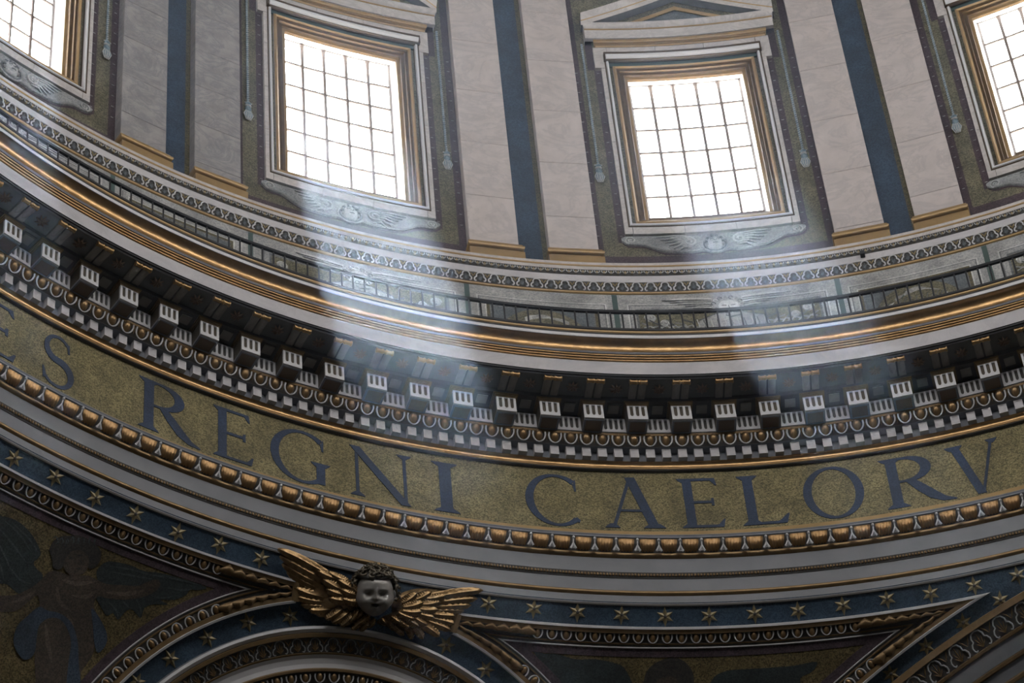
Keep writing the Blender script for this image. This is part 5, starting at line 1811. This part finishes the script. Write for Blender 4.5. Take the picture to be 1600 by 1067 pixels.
for tip, root, w_, h_ in (
    ((498, 905), (530, 922), 0.085, 0.30), ((490, 892), (522, 905), 0.08, 0.28), ((505, 893), (536, 908), 0.07, 0.30), ((503, 920), (535, 930), 0.085, 0.30), ((508, 934), (540, 938), 0.08, 0.30),
    ((520, 905), (550, 922), 0.08, 0.34), ((524, 920), (552, 930), 0.08, 0.35), ((527, 935), (553, 940), 0.08, 0.34), ((538, 912), (558, 932), 0.06, 0.36),
    ((504, 967), (530, 950), 0.075, 0.24), ((514, 973), (540, 955), 0.075, 0.24), ((527, 978), (548, 958), 0.07, 0.26), ((540, 972), (555, 953), 0.065, 0.28), ((550, 968), (562, 952), 0.06, 0.28),
    ((545, 984), (562, 962), 0.06, 0.26), ((558, 986), (572, 965), 0.06, 0.24), ((570, 980), (580, 966), 0.05, 0.24), ((552, 975), (570, 960), 0.055, 0.3)):
    mid = ((tip[0] + root[0]) / 2, (tip[1] + root[1]) / 2 + 1)
    feather(wl, [root, mid, tip], w_, h_)
wr = wing_body([(612, 945), (622, 930), (642, 921), (668, 919), (700, 925), (706, 942), (700, 962), (690, 975), (672, 982), (650, 985), (628, 985), (600, 978), (588, 972), (600, 962), (612, 957)], 0.22)
PW[wr.name] = CH
for tip, mid, root, w_, h_ in (
    ((750, 922), (708, 926), (645, 938), 0.075, 0.20), ((742, 935), (704, 937), (645, 945), 0.08, 0.17), ((733, 945), (700, 946), (645, 950), 0.085, 0.15), ((722, 954), (694, 953), (645, 954), 0.085, 0.13),
    ((708, 962), (684, 960), (645, 957), 0.08, 0.15), ((708, 974), (684, 968), (645, 960), 0.08, 0.13), ((702, 984), (680, 975), (643, 962), 0.08, 0.12),
    ((684, 994), (668, 982), (640, 964), 0.08, 0.14), ((658, 998), (650, 985), (634, 966), 0.075, 0.14), ((641, 999), (637, 986), (626, 967), 0.065, 0.14)):
    feather(wr, [root, mid, tip], w_, h_)
for tip, root, w_, h_ in (
    ((668, 924), (636, 938), 0.08, 0.30), ((690, 930), (655, 935), 0.07, 0.28), ((682, 940), (645, 944), 0.08, 0.29), ((678, 952), (642, 950), 0.08, 0.30), ((645, 925), (620, 942), 0.08, 0.34), ((654, 940), (622, 948), 0.085, 0.36),
    ((652, 955), (620, 954), 0.08, 0.36), ((672, 964), (640, 955), 0.08, 0.29), ((662, 976), (634, 960), 0.08, 0.28), ((648, 978), (624, 962), 0.075, 0.30), ((632, 980), (612, 965), 0.07, 0.32),
    ((626, 992), (608, 972), 0.065, 0.26), ((612, 984), (600, 968), 0.06, 0.28), ((600, 976), (590, 966), 0.05, 0.26), ((622, 973), (604, 963), 0.06, 0.34), ((640, 966), (614, 957), 0.07, 0.36)):
    mid = ((tip[0] + root[0]) / 2, (tip[1] + root[1]) / 2 + 1)
    feather(wr, [root, mid, tip], w_, h_)

# ------------------------------------------------------------------ haze inside the drum
hz = MB()
n = 64
vs = [P(20.5, 360 * i / n, z) for z in (4.0, 72.0) for i in range(n)]
fs = [(i, n + i, n + (i + 1) % n, (i + 1) % n) for i in range(n)] + [tuple(range(n)), tuple(range(n, 2 * n))[::-1]]
m = bpy.data.materials.new('shaped_haze')
m.use_nodes = True
nt = m.node_tree
nt.nodes.remove(nt.nodes['Principled BSDF'])
vsn = nt.nodes.new('ShaderNodeVolumeScatter')
vsn.inputs['Color'].default_value = (0.66, 0.80, 1.0, 1)
tcv = nt.nodes.new('ShaderNodeTexCoord')
sxz = nt.nodes.new('ShaderNodeSeparateXYZ')
nt.links.new(tcv.outputs['Object'], sxz.inputs[0])
mr = nt.nodes.new('ShaderNodeMapRange')
mr.interpolation_type = 'SMOOTHSTEP'
mr.inputs['From Min'].default_value = 27.0
mr.inputs['From Max'].default_value = 51.0
mr.inputs['To Min'].default_value = 0.0003
mr.inputs['To Max'].default_value = 0.0034
nt.links.new(sxz.outputs[2], mr.inputs[0])
nz = nt.nodes.new('ShaderNodeTexNoise')
nz.inputs['Scale'].default_value = 0.35
nz.inputs['Detail'].default_value = 3
nt.links.new(tcv.outputs['Object'], nz.inputs['Vector'])
m2 = nt.nodes.new('ShaderNodeMapRange')
m2.inputs['From Min'].default_value = 0.35
m2.inputs['From Max'].default_value = 0.65
m2.inputs['To Min'].default_value = 0.35
m2.inputs['To Max'].default_value = 1.6
nt.links.new(nz.outputs[0], m2.inputs[0])
mm = nt.nodes.new('ShaderNodeMath')
mm.operation = 'MULTIPLY'
nt.links.new(mr.outputs[0], mm.inputs[0])
nt.links.new(m2.outputs[0], mm.inputs[1])
dist = nt.nodes.new('ShaderNodeVectorMath')                 # haze made denser here to strengthen the shafts, thinner farther off to dim others
dist.operation = 'DISTANCE'
dist.inputs[1].default_value = tuple(P(16.5, -32.0, 53.0))
nt.links.new(tcv.outputs['Object'], dist.inputs[0])
m3 = nt.nodes.new('ShaderNodeMapRange')
m3.interpolation_type = 'SMOOTHSTEP'
m3.inputs['From Min'].default_value = 3.0
m3.inputs['From Max'].default_value = 12.0
m3.inputs['To Min'].default_value = 1.55
m3.inputs['To Max'].default_value = 0.22
nt.links.new(dist.outputs['Value'], m3.inputs[0])
m4 = nt.nodes.new('ShaderNodeMath')
m4.operation = 'MULTIPLY'
nt.links.new(mm.outputs[0], m4.inputs[0])
nt.links.new(m3.outputs[0], m4.inputs[1])
nt.links.new(m4.outputs[0], vsn.inputs['Density'])
vsn.inputs['Anisotropy'].default_value = 0.6
nt.links.new(vsn.outputs[0], nt.nodes['Material Output'].inputs['Volume'])
hz.add(vs, fs, m)
o = hz.build('haze', None, 0)
tag(o, 'thin bluish haze lit by shafts of sunlight from the windows', 'haze', None, 'stuff')
